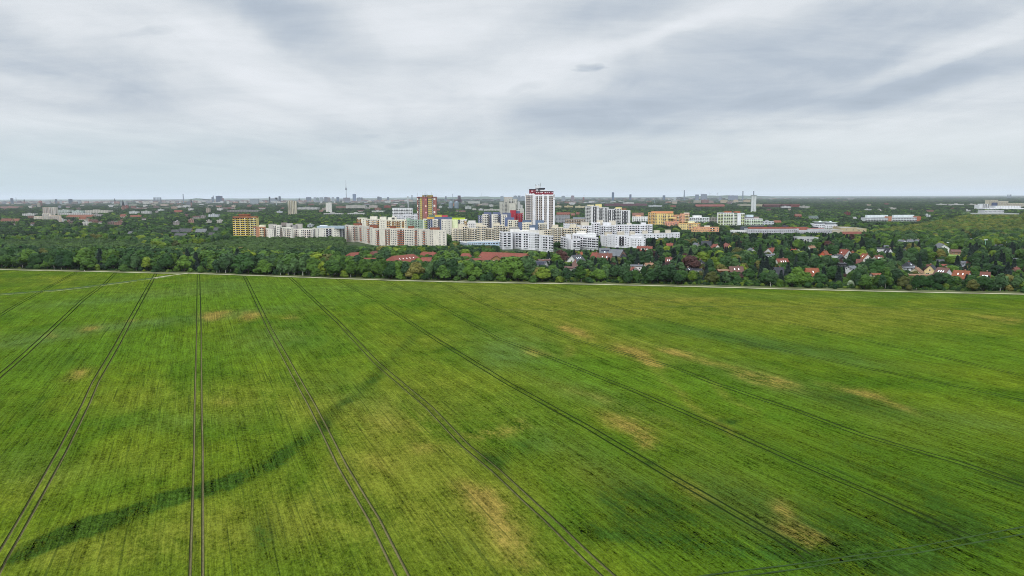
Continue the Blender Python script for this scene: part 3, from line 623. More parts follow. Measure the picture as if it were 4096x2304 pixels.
blk('cream apartment slab with mustard balconies, in front of the red and yellow tower', 4,
    [([(297, 1110), (440, 1095)], 580, ['b.w.'], '#cfcabb', '#b98a4a'), ([(440, 1095), (645, 1085)], 600, ['bwwlwwb.'], '#cfcabb', '#b98a4a'), ([(645, 1085), (750, 1078)], 612, ['ww.'], '#cfcabb', '#c8c3b4'), ([(750, 1078), (1045, 1070)], 610, ['Bw.bwbbw.b.w'], '#d2cdb6', '#b98a4a')], 725,
    boxes=[(497, 597, 556, '#cfcabb', 1098, 8), (643, 738, 562, '#cfcabb', 1092, 9), (767, 895, 571, '#cfcabb', 1085, 8), (832, 870, 553, '#d8d4c8', 1085, 5)])
blk('sage green apartment wing half hidden by dark conifers, right of the cream slab', 4, [([(1045, 1120), (1300, 1110)], 612, ['wwbwwbww'], '#8fa493', '#9fb4a3')], 700, boxes=[(1045, 1110, 586, '#8a9f8e', 1125, 5)])
blk('apartment block with slate blue, white and lime green stripes under coloured roof houses', 4,
    [([(1305, 1030), (1368, 1020)], 598, ['.,b'], '#cfd3c0', '#a8b25a'), ([(1366, 1022), (1448, 1012)], 602, ['ll.'], '#596380', '#666f8a'), ([(1448, 1010), (1532, 1008)], 605, ['obw'], '#cfcabf', '#cfcabf'), ([(1530, 1012), (1585, 1008)], 600, ['l.'], '#596380', '#666f8a'),
     ([(1583, 1006), (1660, 998), (1742, 1004)], 607, ['ww', '.o.'], '#d0cbbf', '#cfcabf'), ([(1742, 1008), (1832, 1006)], 608, ['.'], '#d6dcb4', '#cfcabf'), ([(1830, 1012), (1874, 1010)], 612, ['l'], '#70707c', '#70707c'), ([(1872, 1006), (1972, 1002)], 606, ['.wwb'], '#d0cdc4', '#c89a4a')], 740,
    boxes=[(1395, 1483, 533, '#5e7466', 1045, 9), (1485, 1590, 534, '#c2ad4e', 1045, 8), (1590, 1675, 538, '#b04452', 1045, 8), (1365, 1476, 568, '#c79a4c', 1030, 6), (1478, 1742, 566, '#596380', 1022, 10), (1745, 1942, 578, '#a8bc3c', 1016, 6.5)])
blk('slate blue and white block with three blue roof houses, left of the red block', 5,
    [([(425, 1130), (497, 1118)], 542, ['.ll'], '#5f667e', '#6c7590'), ([(495, 1116), (582, 1110)], 526, ['ob'], '#d0cbc0', '#d0cbc0'), ([(580, 1118), (634, 1112)], 522, ['l.'], '#5f667e', '#6c7590'), ([(634, 1112), (728, 1108)], 530, ['.ob'], '#d0cbc0', '#d0cbc0'), ([(726, 1116), (780, 1110)], 526, ['l.'], '#5f667e', '#6c7590'), ([(778, 1110), (872, 1106)], 534, ['ob.'], '#d0cbc0', '#d0cbc0'), ([(870, 1112), (932, 1110)], 508, ['.'], '#5f667e', '#6c7590')], 700,
    boxes=[(515, 630, 488, '#5f667e', 1125, 10), (652, 768, 490, '#5f667e', 1125, 10), (800, 905, 500, '#5f667e', 1125, 9)])
blk('crimson red apartment block with white windows, left of the tall white tower', 5, [([(918, 1165), (1005, 1160)], 466, ['.'], '#9c2e3c', '#9c2e3c'), ([(1003, 1162), (1090, 1158), (1118, 1158)], 514, ['.ww', 'b'], '#9c2e3c', '#8a2834'), ([(925, 1158), (1003, 1154)], 512, ['.w'], '#9c2e3c', '#9c2e3c')], 610, boxes=[(1003, 1068, 470, '#5f667e', 1170, 12)])
blk('beige block with dark blue corner, at the foot of the tallest white tower', 5,
    [([(838, 1005), (975, 1000)], 578, ['.'], '#5c6888', '#5c6888'), ([(880, 985), (1040, 975)], 616, ['.b.wb'], '#cdc6b4', '#cdc6b4'), ([(1038, 975), (1102, 965)], 648, ['.n.'], '#5c6888', '#5c6888'), ([(1100, 965), (1245, 960)], 654, ['oooowo'], '#d2cbb8', '#cdc6b4'), ([(1212, 955), (1345, 950)], 694, ['.'], '#5a6a80', '#5c6888'), ([(1343, 958), (1478, 955)], 668, ['BBb'], '#cdc6b4', '#cdc6b4')], 740,
    boxes=[(1110, 1237, 612, '#5a6a80', 975, 9), (1305, 1432, 617, '#5a6a80', 965, 11), (905, 975, 576, '#5c6888', 1000, 9), (1345, 1470, 655, '#cdc6b4', 962, 4)])
blk('grey concrete high rise stepped like a ziggurat, behind the red block', 5,
    [([(755, 1560), (872, 1550)], 336, ['o.ol.b'], '#a9a89f', '#a9a89f'), ([(825, 1570), (952, 1565)], 262, ['.'], '#a39f98', '#a9a89f'), ([(870, 1545), (1025, 1540)], 292, ['oBow'], '#acaba2', '#b4b3aa'), ([(903, 1530), (1000, 1528)], 352, ['.'], '#b2b0a5', '#acaba2'), ([(1018, 1500), (1128, 1495)], 442, ['bow'], '#b0afa6', '#b8b7ae')], 510, fl=2.9, name='apartment_tower', cat='high rise', deep=22)
blk('four joined grey slab towers with yellow roof houses, right of the white tower', 6,
    [([(162, 1360), (250, 1350)], 398, ['blw'], '#b9b9b6', '#c8c8c4'), ([(250, 1350), (372, 1345)], 398, ['.lo'], '#c6c6c6', '#3e3e44'), ([(370, 1352), (512, 1345)], 422, ['bwl.'], '#c2c2c2', '#8e8e8e'), ([(508, 1340), (612, 1335)], 446, ['l.l'], '#c8c8c8', '#3e3e44'),
     ([(610, 1338), (702, 1332)], 440, ['BB'], '#bdbdbd', '#c4c4c4'), ([(700, 1330), (845, 1325)], 466, ['.ll..'], '#cbcbcb', '#3e3e44')], 640, fl=2.75, name='apartment_tower', cat='high rise', deep=16,
    boxes=[(193, 290, 379, '#c9c0a0', 1365, 6), (315, 408, 368, '#cfc184', 1368, 10), (625, 712, 416, '#cfc184', 1350, 10), (715, 785, 432, '#7a5a48', 1350, 6)])
blk('peach and cream apartment block of eight storeys, the largest of the apricot coloured group', 6,
    [([(1130, 1330), (1230, 1325)], 500, ['bwb'], '#d0a468', '#cdb078'), ([(1228, 1326), (1420, 1318)], 518, ['w.wwbw'], '#d2bc7c', '#cdb078'), ([(1418, 1320), (1505, 1316)], 520, ['b.B'], '#d2bc7c', '#cdb078')], 680, boxes=[(1175, 1500, 478, '#c88a64', 1340, 4), (1450, 1545, 572, '#d2bc7c', 1310, 2)])
blk('salmon apartment block with cream balconies, right half of the apricot group', 6, [([(1505, 1345), (1620, 1340)], 535, ['wwbw'], '#c99070', '#d2b88c'), ([(1618, 1338), (1748, 1332)], 518, ['w.wbb'], '#cc9a7a', '#d6c08a')], 640, boxes=[(1670, 1745, 498, '#bdb6aa', 1350, 4)])
blk('salmon low apartment wing in front of the peach block', 6, [([(1385, 1265), (1592, 1258)], 640, ['wwowwbw'], '#c98f76', '#c98f76')], 690)
blk('cream apartment slab with orange roof edge beside a dark conifer', 6, [([(1590, 1245), (1912, 1235)], 660, ['wwow.wbwwo.b'], '#d0ba80', '#cfa070')], 760, trim='#b8704c', boxes=[(1735, 1828, 632, '#ddd9b0', 1250, 5)])
blk('low apricot apartment wing with a flat roof, at the right end of the cream slab', 6, [([(1790, 1080), (2030, 1072)], 752, ['wowowwow'], '#c69a70', '#c69a70'), ([(1815, 1105), (2198, 1098)], 722, ['.o..ow.ob.w'], '#c49474', '#cc9a70')], 790, boxes=[(1983, 2058, 698, '#cfcabb', 1115, 4)])
blk('white apartment block with black window rows, between grey towers and the peach block', 6, [([(880, 1420), (1130, 1410)], 562, ['WoWWooWoW'], '#d8d8d6', '#d8d8d6')], 630, boxes=[(930, 1010, 535, '#c99a78', 1440, 6)])
blk('white six storey apartment block with green tinted balconies, right of the salmon block', 6, [([(1752, 1400), (2050, 1392)], 572, ['BoBoBBoBo'], '#d8dadb', '#cdd6d4')], 640, boxes=[(1808, 1932, 542, '#e0e0e0', 1405, 6)])
blk('white and pale green balcony high rise with two orange roof houses', 7,
    [([(90, 1345), (165, 1335)], 502, ['B'], '#dadcda', '#cfd8a8'), ([(163, 1337), (330, 1330)], 504, ['.BB.'], '#d6d8d6', '#cdd8b4'), ([(328, 1330), (400, 1326)], 506, ['lb'], '#7e9a86', '#d0d8c0'), ([(388, 1322), (440, 1318)], 508, ['.'], '#d8dadc', '#cfd8a8'), ([(438, 1320), (490, 1318)], 508, ['b'], '#d8dadc', '#c8d494')], 690, name='apartment_tower', cat='high rise',
    boxes=[(190, 292, 474, '#90583e', 1350, 9), (338, 425, 477, '#90583e', 1345, 9)])
blk('white slab with green lined balconies, right wing of the pale green high rise', 7, [([(490, 1325), (768, 1318)], 594, ['Bb.BBB'], '#d8dad8', '#c6d8b8')], 690, boxes=[(525, 625, 532, '#b7c6cc', 1345, 12), (505, 705, 565, '#7c7c80', 1340, 7), (640, 708, 562, '#9a8a84', 1338, 5)])
blk('long curved white commercial building with glass upper floor and red roof strips', 7,
    [([(545, 1005), (760, 995), (1000, 995), (1320, 1005)], 752, ['*ow', '*ow', '*ow'], '#a6a6aa', '#b0b0b4'), ([(1320, 990), (1600, 995), (1820, 1005)], 775, ['*ow', '*ow'], '#a4a4a8', '#b0b0b4')], 806, name='shopping_centre', cat='shopping centre', deep=30, fl=3.2, trim='#b8b8b8',
    boxes=[(565, 1250, 722, '#7e5248', 1015, 6, '#96503f'), (1270, 1460, 722, '#8a5a4e', 1015, 7, '#96503f'), (1460, 1700, 738, '#9aa0a4', 1010, 6, '#96503f'), (610, 785, 694, '#3c3f46', 1022, 6), (845, 915, 694, '#3c3f46', 1022, 6), (1080, 1150, 694, '#3c3f46', 1022, 6), (1365, 1445, 714, '#3c3f46', 1022, 6), (1535, 1610, 714, '#3c3f46', 1022, 6)])
blk('low white annex with flat roof at the left end of the curved commercial building', 7, [([(295, 1020), (530, 1010)], 770, ['*wo'], '#c8c8c6', '#c8c8c6')], 800, name='annex_building', cat='building', boxes=[(440, 530, 712, '#4a5058', 1030, 9)])
pv, opv = blk('white office building with flat projecting roofs and two small glass pyramids', 7,
    [([(1555, 1270), (1720, 1265)], 672, ['*wW'], '#c9cacf', '#c9cacf'), ([(1718, 1262), (1905, 1258)], 684, ['*wW'], '#cccdd0', '#c9cacf')], 740, name='office_building', cat='office building', fl=3.2, deep=25,
    boxes=[(1580, 1745, 650, '#8d9298', 1280, 4), (1735, 1880, 662, '#8d9298', 1275, 4), (1555, 1770, 638, '#b4b8bc', 1278, .8), (1735, 1905, 650, '#b4b8bc', 1274, .8)])
blk('low grey school with stepped white walls behind garden trees', 7, [([(1300, 820), (1615, 815)], 880, ['*WW.'], '#a4a6a4', '#a4a6a4')], 900, name='school_building', cat='school', fl=3.4, deep=18)
blk('low beige sports hall at the right end of the curved commercial building', 7, [([(1830, 1010), (1990, 1005)], 765, ['*.w'], '#a8a290', '#a8a290'), ([(1960, 1040), (2200, 1035)], 732, ['*..w'], '#a89c7c', '#a89c7c'), ([(2190, 1045), (2350, 1042)], 745, ['*.w'], '#a49a7a', '#a49a7a')], 790, name='sports_hall', cat='sports hall', deep=40, fl=4)
glr, oglr = blk('long low building with a sloping glass roof and white frame grid, beside the green hill', 8,
    [([(40, 1480), (400, 1470)], 580, ['*BB'], '#b9bdc0', '#c4cacc'), ([(400, 1468), (450, 1468)], 560, ['.'], '#a4745c', '#a4745c'), ([(450, 1466), (828, 1460)], 578, ['*BB'], '#bcc0c2', '#c4cacc'), ([(828, 1465), (895, 1470)], 560, ['.'], '#9a6248', '#a4745c')], 630, name='greenhouse_school', cat='school', deep=26, fl=3.6,
    boxes=[(70, 390, 536, '#c2cacc', 1490, 5), (480, 790, 534, '#c2cacc', 1485, 5)])
blk('pale grey hospital block of two stacked slabs, behind the wooded hill', 8, [([(1640, 1850), (2390, 1800)], 508, ['*W'], '#9fa4a2', '#a4a6a4'), ([(1865, 1860), (2160, 1855)], 466, ['*W'], '#b4b6b6', '#b4b6b6')], 525, name='hospital_building', cat='hospital', cap=40, deep=40, fl=3.6)
blk('white angular clinic block with dark ribbon windows, left of the beige terraces', 8, [([(1785, 2550), (1835, 2540)], 382, ['.'], '#d0d2d4', '#d0d2d4'), ([(1833, 2545), (1932, 2530)], 366, ['BB'], '#cfd1d3', '#d6d8da'), ([(1865, 2500), (2060, 2490)], 428, ['*..W'], '#d6d8da', '#d6d8da')], 445, name='clinic_building', cat='clinic', cap=40, deep=40, fl=3.6)
blk('beige ziggurat housing complex stepping down to the right edge of the picture', 8, [([(1940, 2900), (2070, 2880)], 306, ['*bo'], '#bfb8a4', '#c2bba8'), ([(2070, 2880), (2225, 2870)], 325, ['*bo'], '#bfb8a4', '#c2bba8'), ([(2225, 2880), (2480, 2870)], 358, ['*bo'], '#bfb8a4', '#c2bba8')], 395, cap=60, deep=40, boxes=[(1990, 2060, 345, '#46506a', 2800, 14)])
blk('long white production hall at the foot of the beige ziggurat', 8, [([(2030, 2650), (2415, 2630)], 398, ['*..W'], '#c9cbcd', '#c9cbcd'), ([(1890, 2600), (2480, 2590)], 432, [''], '#d8dadc', '#c9cbcd')], 445, name='factory_hall', cat='hall', cap=30, deep=60, fl=4)
# left and middle distance
blk('grey beige slab block of eleven storeys standing alone over orange roofed housing', 1, [([(645, 2300), (745, 2290)], 418, ['b.lbw'], '#a89c92', '#b0a69c'), ([(745, 2290), (858, 2285)], 418, ['lbw.b'], '#b2aca4', '#b8b0a6')], 510, cap=60, fl=2.9)
blk('white terraced apartment group in front of the grey beige slab block', 1, [([(515, 1950), (640, 1940)], 555, ['*bo'], '#c4b6a4', '#d0c8bc'), ([(640, 1930), (750, 1925)], 515, ['*bo'], '#cfc6b8', '#dcd6cc'), ([(750, 1920), (905, 1915)], 545, ['*bo'], '#cbb8a8', '#dcd6cc')], 600, cap=50)
blk('white school with four black ribbon windows, left of the red and yellow tower', 4, [([(835, 1620), (1135, 1600)], 430, ['BBBBBBBB'], '#d8dadc', '#e2e2e2')], 480, name='school_building', cat='school', cap=40, fl=3.4, deep=20)
blk('tall beige slab high rise standing alone among woods, below the far city skyline', 3, [([(955, 2200), (1015, 2190)], 316, ['BB'], '#b4ac96', '#beb6a0'), ([(1015, 2185), (1080, 2180)], 320, ['.b.'], '#b0aa98', '#beb6a0')], 455, name='apartment_tower', cat='high rise', cap=60)
blk('small white high rise with dark windows, in the woods below the television tower', 3, [([(1535, 2500), (1565, 2490)], 350, ['.'], '#bdbbb4', '#bdbbb4'), ([(1565, 2490), (1620, 2485)], 346, ['wwww'], '#c6c4be', '#bdbbb4')], 420, name='apartment_tower', cat='high rise', cap=60)
blk('white long office pavilion with stepped wings, left of the red and yellow tower base', 4, [([(900, 1330), (1010, 1320)], 545, ['*Wo'], '#c4c4c8', '#c4c4c8'), ([(1010, 1310), (1215, 1300)], 538, ['*Wol'], '#c9c9cd', '#c9c9cd')], 590, name='office_building', cat='office building', boxes=[(1160, 1215, 514, '#a4a6aa', 1320, 6), (1025, 1090, 515, '#b9b9bd', 1330, 6)])
blk('white three storey block with rounded end, in front of the slate blue block', 5, [([(258, 1085), (395, 1080)], 655, ['*oo'], '#cfccc8', '#cfccc8')], 700, boxes=[(278, 385, 622, '#cfccc8', 1090, 8)])
blk('grey brown apartment row with dark balconies, right of the tall white tower', 5, [([(1610, 1420), (1830, 1410)], 545, ['*Wo'], '#8a8c90', '#8a8c90'), ([(1760, 1300), (2065, 1290)], 598, ['bwbwlbwb'], '#9a8e80', '#a08a70')], 650, boxes=[(1880, 2065, 572, '#80848c', 1305, 6)])

# ---- the tall white tower with the dark red crown
D_ = 1110
def tw(zx, zy, D=D_): return at(*zp(5, zx, zy), D)
root = thing('apartment_tower', 'tallest white high rise with fins, brown balcony rows and a dark red crown', 'high rise', (tw(1290, 700)[0], D_+14, 0))
ox, oy = tw(1290, 700)[0], D_+14
wt = hexmat('#d2d2d5', 'plaster'); wfin = hexmat('#d8d8da'); red = hexmat('#741f2c'); 
def vol_(zx0, zx1, zyt, D, dp, m_, nm='wall', zb=0.0, mats=None):
    A, B = tw(zx0, zyt, D), tw(zx1, zyt, D); mb = MB()
    mb.box(A[0]-ox, B[0]-ox, D-oy, D-oy+dp, zb, A[2], 0, 1 if mats else 0); return mb.obj(nm, mats or m_, root), A, B
_, A1, B1 = vol_(1150, 1288, 222, D_+10, 22, wt, mats=[wt, GRAVEL])
_, A2, B2 = vol_(1288, 1598, 236, D_, 24, wt, mats=[wt, GRAVEL])
ZONES.append((zp(5, 1150, 0)[0], zp(5, 1600, 0)[0], 740, zp(5, 0, 760)[1], D_)); FOOT.append((ox, oy, 24, 16, 0))
def fin(zx0, zx1, zyt, D, proud, slope=0):
    A, B = tw(zx0, zyt, D), tw(zx1, zyt+slope, D); mb = MB(); x0, x1 = A[0]-ox, B[0]-ox; y0, y1 = D-oy-proud, D-oy
    mb.v = [(x0, y0, 0), (x1, y0, 0), (x1, y1, 0), (x0, y1, 0), (x0, y0, A[2]), (x1, y0, B[2]), (x1, y1, B[2]), (x0, y1, A[2])]
    mb.f = [(0, 3, 2, 1), (4, 5, 6, 7), (0, 1, 5, 4), (1, 2, 6, 5), (2, 3, 7, 6), (3, 0, 4, 7)]; mb.m = [0]*6; mb.obj('fin', wfin, root)
for a, b_, t_, s_ in ((1150, 1156, 196, 4), (1186, 1191, 199, 0), (1222, 1227, 196, 0), (1258, 1288, 202, 6)): fin(a, b_, t_, D_+10, 1.7, s_)
for a, b_, t_, s_ in ((1288, 1304, 216, 6), (1343, 1358, 224, -5), (1405, 1437, 216, 6), (1474, 1512, 222, 0), (1570, 1598, 218, -4)): fin(a, b_, t_, D_, 1.9, s_)
mbp = MB()
for a, b_, D in ((1150, 1288, D_+10), (1288, 1598, D_)):
    A, B = tw(a, 210 if a < 1200 else 224, D), tw(b_, 224, D); mbp.box(A[0]-ox, B[0]-ox, D-oy-1.5, D-oy+.3, (A[2])-2.6, A[2])
mbp.obj('parapet', wfin, root)
bt = []
for a, b_, D, zt in ((1156, 1186, D_+10, 235), (1191, 1222, D_+10, 235), (1227, 1258, D_+10, 235), (1304, 1343, D_, 250), (1358, 1405, D_, 250), (1437, 1474, D_, 250), (1512, 1570, D_, 250)):
    A, B = tw(a, zt, D), tw(b_, zt, D)
    for i in range(22 if D == D_ else 19): bt.append((A, B, D, A[2]-1.3-2.76*i))
bt.sort(key=lambda q: -q[3])
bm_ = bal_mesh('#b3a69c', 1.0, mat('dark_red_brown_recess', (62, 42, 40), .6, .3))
xf = [(((A[0]+B[0])/2-ox, D-oy-.05, z_), 0, (B[0]-A[0]-.1, 1, .985)) for A, B, D, z_ in bt if z_ > 6]
for q in xf[:100]: link('balcony', bm_, root, *q)
merged(bm_, xf[100:], 'balcony', root)['kind'] = 'stuff'
# crown: two red storeys, dark roof slabs, a white drum with aerials
for a, b_, t_, h, D, dp, m_, nm in ((1212, 1335, 148, 13, D_+12, 18, red, 'red_crown'), (1300, 1578, 180, 12, D_+3, 20, red, 'red_crown'), (1209, 1338, 138, .9, D_+11.5, 19, hexmat('#36343c'), 'roof_slab'), (1298, 1580, 170, .8, D_+2.5, 21, hexmat('#3a141e'), 'roof_slab'),
        (1335, 1450, 122, 2.2, D_+10, 14, hexmat('#2c2e34'), 'roof_slab'), (1345, 1440, 134, 5, D_+10.5, 12, hexmat('#6a6e72'), 'roof_house'), (1378, 1485, 152, 6, D_+7, 12, hexmat('#d4d6d4'), 'roof_house')):
    A, B = tw(a, t_, D), tw(b_, t_, D); mb = MB(); mb.box(A[0]-ox, B[0]-ox, D-oy, D-oy+dp, A[2]-h, A[2]); mb.obj(nm, m_, root)
cw = MB()
for a in (1322, 1345, 1375, 1398, 1410, 1450, 1462, 1492, 1520, 1558):
    A = tw(a, 190, D_+3); cw.box(A[0]-ox-.7, A[0]-ox+.7, D_+3-oy-.12, D_+3-oy-.01, A[2]-1, A[2]+.6)
for a in (1246, 1262, 1300): A = tw(a, 168, D_+12); cw.box(A[0]-ox-.8, A[0]-ox+.8, D_+12-oy-.12, D_+12-oy-.01, A[2]-1, A[2]+.6)
q = cw.obj('window', hexmat('#c8b8bc'), root); q['kind'] = 'stuff'
A = tw(1340, 95, D_+14); mb = MB(); r_ = (tw(1385, 95, D_+14)[0]-tw(1300, 95, D_+14)[0])/2; zt = A[2]
mb.lathe([(r_*.72, zt-9), (r_*.78, zt-4), (r_, zt-3.2), (r_, zt+1), (r_*.9, zt+1.1), (0.01, zt+1.2)], 20, c=(A[0]-ox, D_+14-oy)); mb.obj('drum', hexmat('#c4c8ca'), root)
mb = MB()
for dx, dz in ((r_*.95, 5.5), (r_*.2, 3), (-r_*.9, 3.4), (-r_*.5, 2.2), (r_*.7, 3.2)): mb.tube((A[0]-ox+dx, D_+13-oy, zt), (A[0]-ox+dx, D_+13-oy, zt+dz), .3, .18, 5)
mb.obj('aerial', hexmat('#5a5e62'), root)
A = tw(1586, 268); mb = MB()                                   # small emblem high on the right fin
for s0, s1 in ((0, 200),):
    for k in range(10):
        t0, t1 = R_(-60+k*30), R_(-60+(k+1)*30)
        mb.tube((A[0]-ox+.9*math.cos(t0), D_-oy-2.0, A[2]+2.2+2.6*math.sin(t0)), (A[0]-ox+.9*math.cos(t1), D_-oy-2.0, A[2]+2.2+2.6*math.sin(t1)), .22, .22, 5)
mb.box(A[0]-ox-1.0, A[0]-ox+1.0, D_-oy-2.05, D_-oy-1.9, A[2]-3.2, A[2]-2.5); mb.obj('emblem', hexmat('#5c6064'), root)

# ---- the red and yellow tower
D_ = 1400
def rw(zx, zy, D=D_): return at(*zp(4, zx, zy), D)
P0 = rw(1355, 400); root = thing('apartment_tower', 'red and yellow striped high rise with aerials on an olive roof house', 'high rise', (P0[0], D_+9, 0)); ox, oy = P0[0], D_+9
FOOT.append((ox, oy, 22, 12, 0)); ZONES.append((zp(4, 1213, 0)[0], zp(4, 1500, 0)[0], 780, zp(4, 0, 585)[1], D_))
REDW, YELW = '#8e5c54', '#b8a656'
for a, b_, c_, dp in ((1213, 1230, REDW, 0), (1230, 1255, '#4a4a48', 1.2), (1255, 1283, YELW, .3), (1283, 1292, '#7a6a38', 1), (1292, 1368, REDW, -.4), (1368, 1380, '#3e3a36', 1), (1380, 1432, YELW, .3), (1432, 1460, '#4a4a48', 1.2), (1460, 1502, REDW, 0)):
    A, B = rw(a, 266), rw(b_, 266); mb = MB(); mb.box(A[0]-ox, B[0]-ox, D_-oy+dp, D_-oy+18, 0, A[2]); mb.obj('wall', hexmat(c_, 'plaster'), root)
A, B = rw(1208, 262), rw(1504, 262); mb = MB(); mb.box(A[0]-ox, B[0]-ox, -9.8, 9.8, A[2]-.6, A[2]+.8); mb.obj('parapet', hexmat('#8c5a58'), root)
A, B = rw(1290, 232), rw(1445, 232); mb = MB(); mb.box(A[0]-ox, B[0]-ox, -7, 7, A[2]-15, A[2]); mb.obj('roof_house', hexmat('#7c7338'), root)
mb = MB()
for a, h in ((1298, 6), (1320, 5), (1345, 9), (1372, 3), (1433, 6), (1218, 5), (1500, 5), (1360, 4)): q = rw(a, 233); mb.tube((q[0]-ox, -5, q[2]-1), (q[0]-ox, -5, q[2]+h), .3, .15, 5)
for a in (1333, 1350): q = rw(a, 243); mb.tube((q[0]-ox, -7.6, q[2]), (q[0]-ox, -7.1, q[2]), 2.1, 2.1, 12)
mb.obj('aerial', hexmat('#8a8e8c'), root)
q = rw(1300, 266)[2]; ws = []; bs = []
for i in range(15):
    zc = q-3.2-4.02*i if False else q-2.6-2.98*i*1.33
    for a, ww in ((1263, 1.1), (1275, 1.1), (1391, 3), (1402, 1.5), (1414, 3), (1424, 1.5), (1310, 1.8)):
        yy = -9+(.28 if a not in (1310,) else -.43); ws.append(((rw(a, 300)[0]-ox, yy, zc), 0, (ww, 1, 1.6)))
    for a, b_ in ((1230, 1255), (1433, 1460)):
        A, B = rw(a, 300)[0], rw(b_, 300)[0]; bs.append((((A+B)/2-ox, -9+1.15, zc), 0, (B-A-.2, 1, 1.35)))
for k in ws[:100]: link('window', win_mesh('w'), root, *k)
merged(win_mesh('w'), ws[100:], 'window', root)['kind'] = 'stuff'
bm_ = bal_mesh('#8c8c80', 1.2)
for k in bs: link('balcony', bm_, root, *k)
for zy in (292, 393, 491):
    for a, b_ in ((1215, 1228), (1465, 1492)):
        A, B = rw(a, zy-15), rw(b_, zy+15); mb = MB(); mb.box(A[0]-ox, B[0]-ox, -9.12, -9.02, B[2], A[2]); mb.obj('mosaic_panel', hexmat('#d8cfc4'), root)
for a, zy, c_ in ((1347, 300, '#c07a80'), (1347, 398, '#e0c8a8'), (1349, 497, '#cf9aa0')):
    A = rw(a, zy); mb = MB(); mb.tube((A[0]-ox, -9.5, A[2]), (A[0]-ox, -9.41, A[2]), 1.7, 1.7, 16); mb.obj('round_ornament', hexmat(c_), root)

# extras on two buildings: little pyramids, and the sloping glass roof
for a, b_, t_ in ((1625, 1680, 618), (1785, 1835, 625)):
    A, B = at(*zp(7, a, 650), 1275), at(*zp(7, b_, 650), 1275); T_ = at(*zp(7, (a+b_)/2, t_), 1280); zz = at(*zp(7, a, 640), 1275)[2]-.5; mb = MB()
    x0, x1 = A[0]-opv[0], B[0]-opv[0]; y0 = 1275-opv[1]; y1 = y0+(x1-x0); tp = ((x0+x1)/2, (y0+y1)/2, T_[2])
    for f in (((x0, y0, zz), (x1, y0, zz)), ((x1, y0, zz), (x1, y1, zz)), ((x1, y1, zz), (x0, y1, zz)), ((x0, y1, zz), (x0, y0, zz))): mb.face([f[0], f[1], tp])
    mb.obj('glass_pyramid', hexmat('#b8c4c6'), pv)

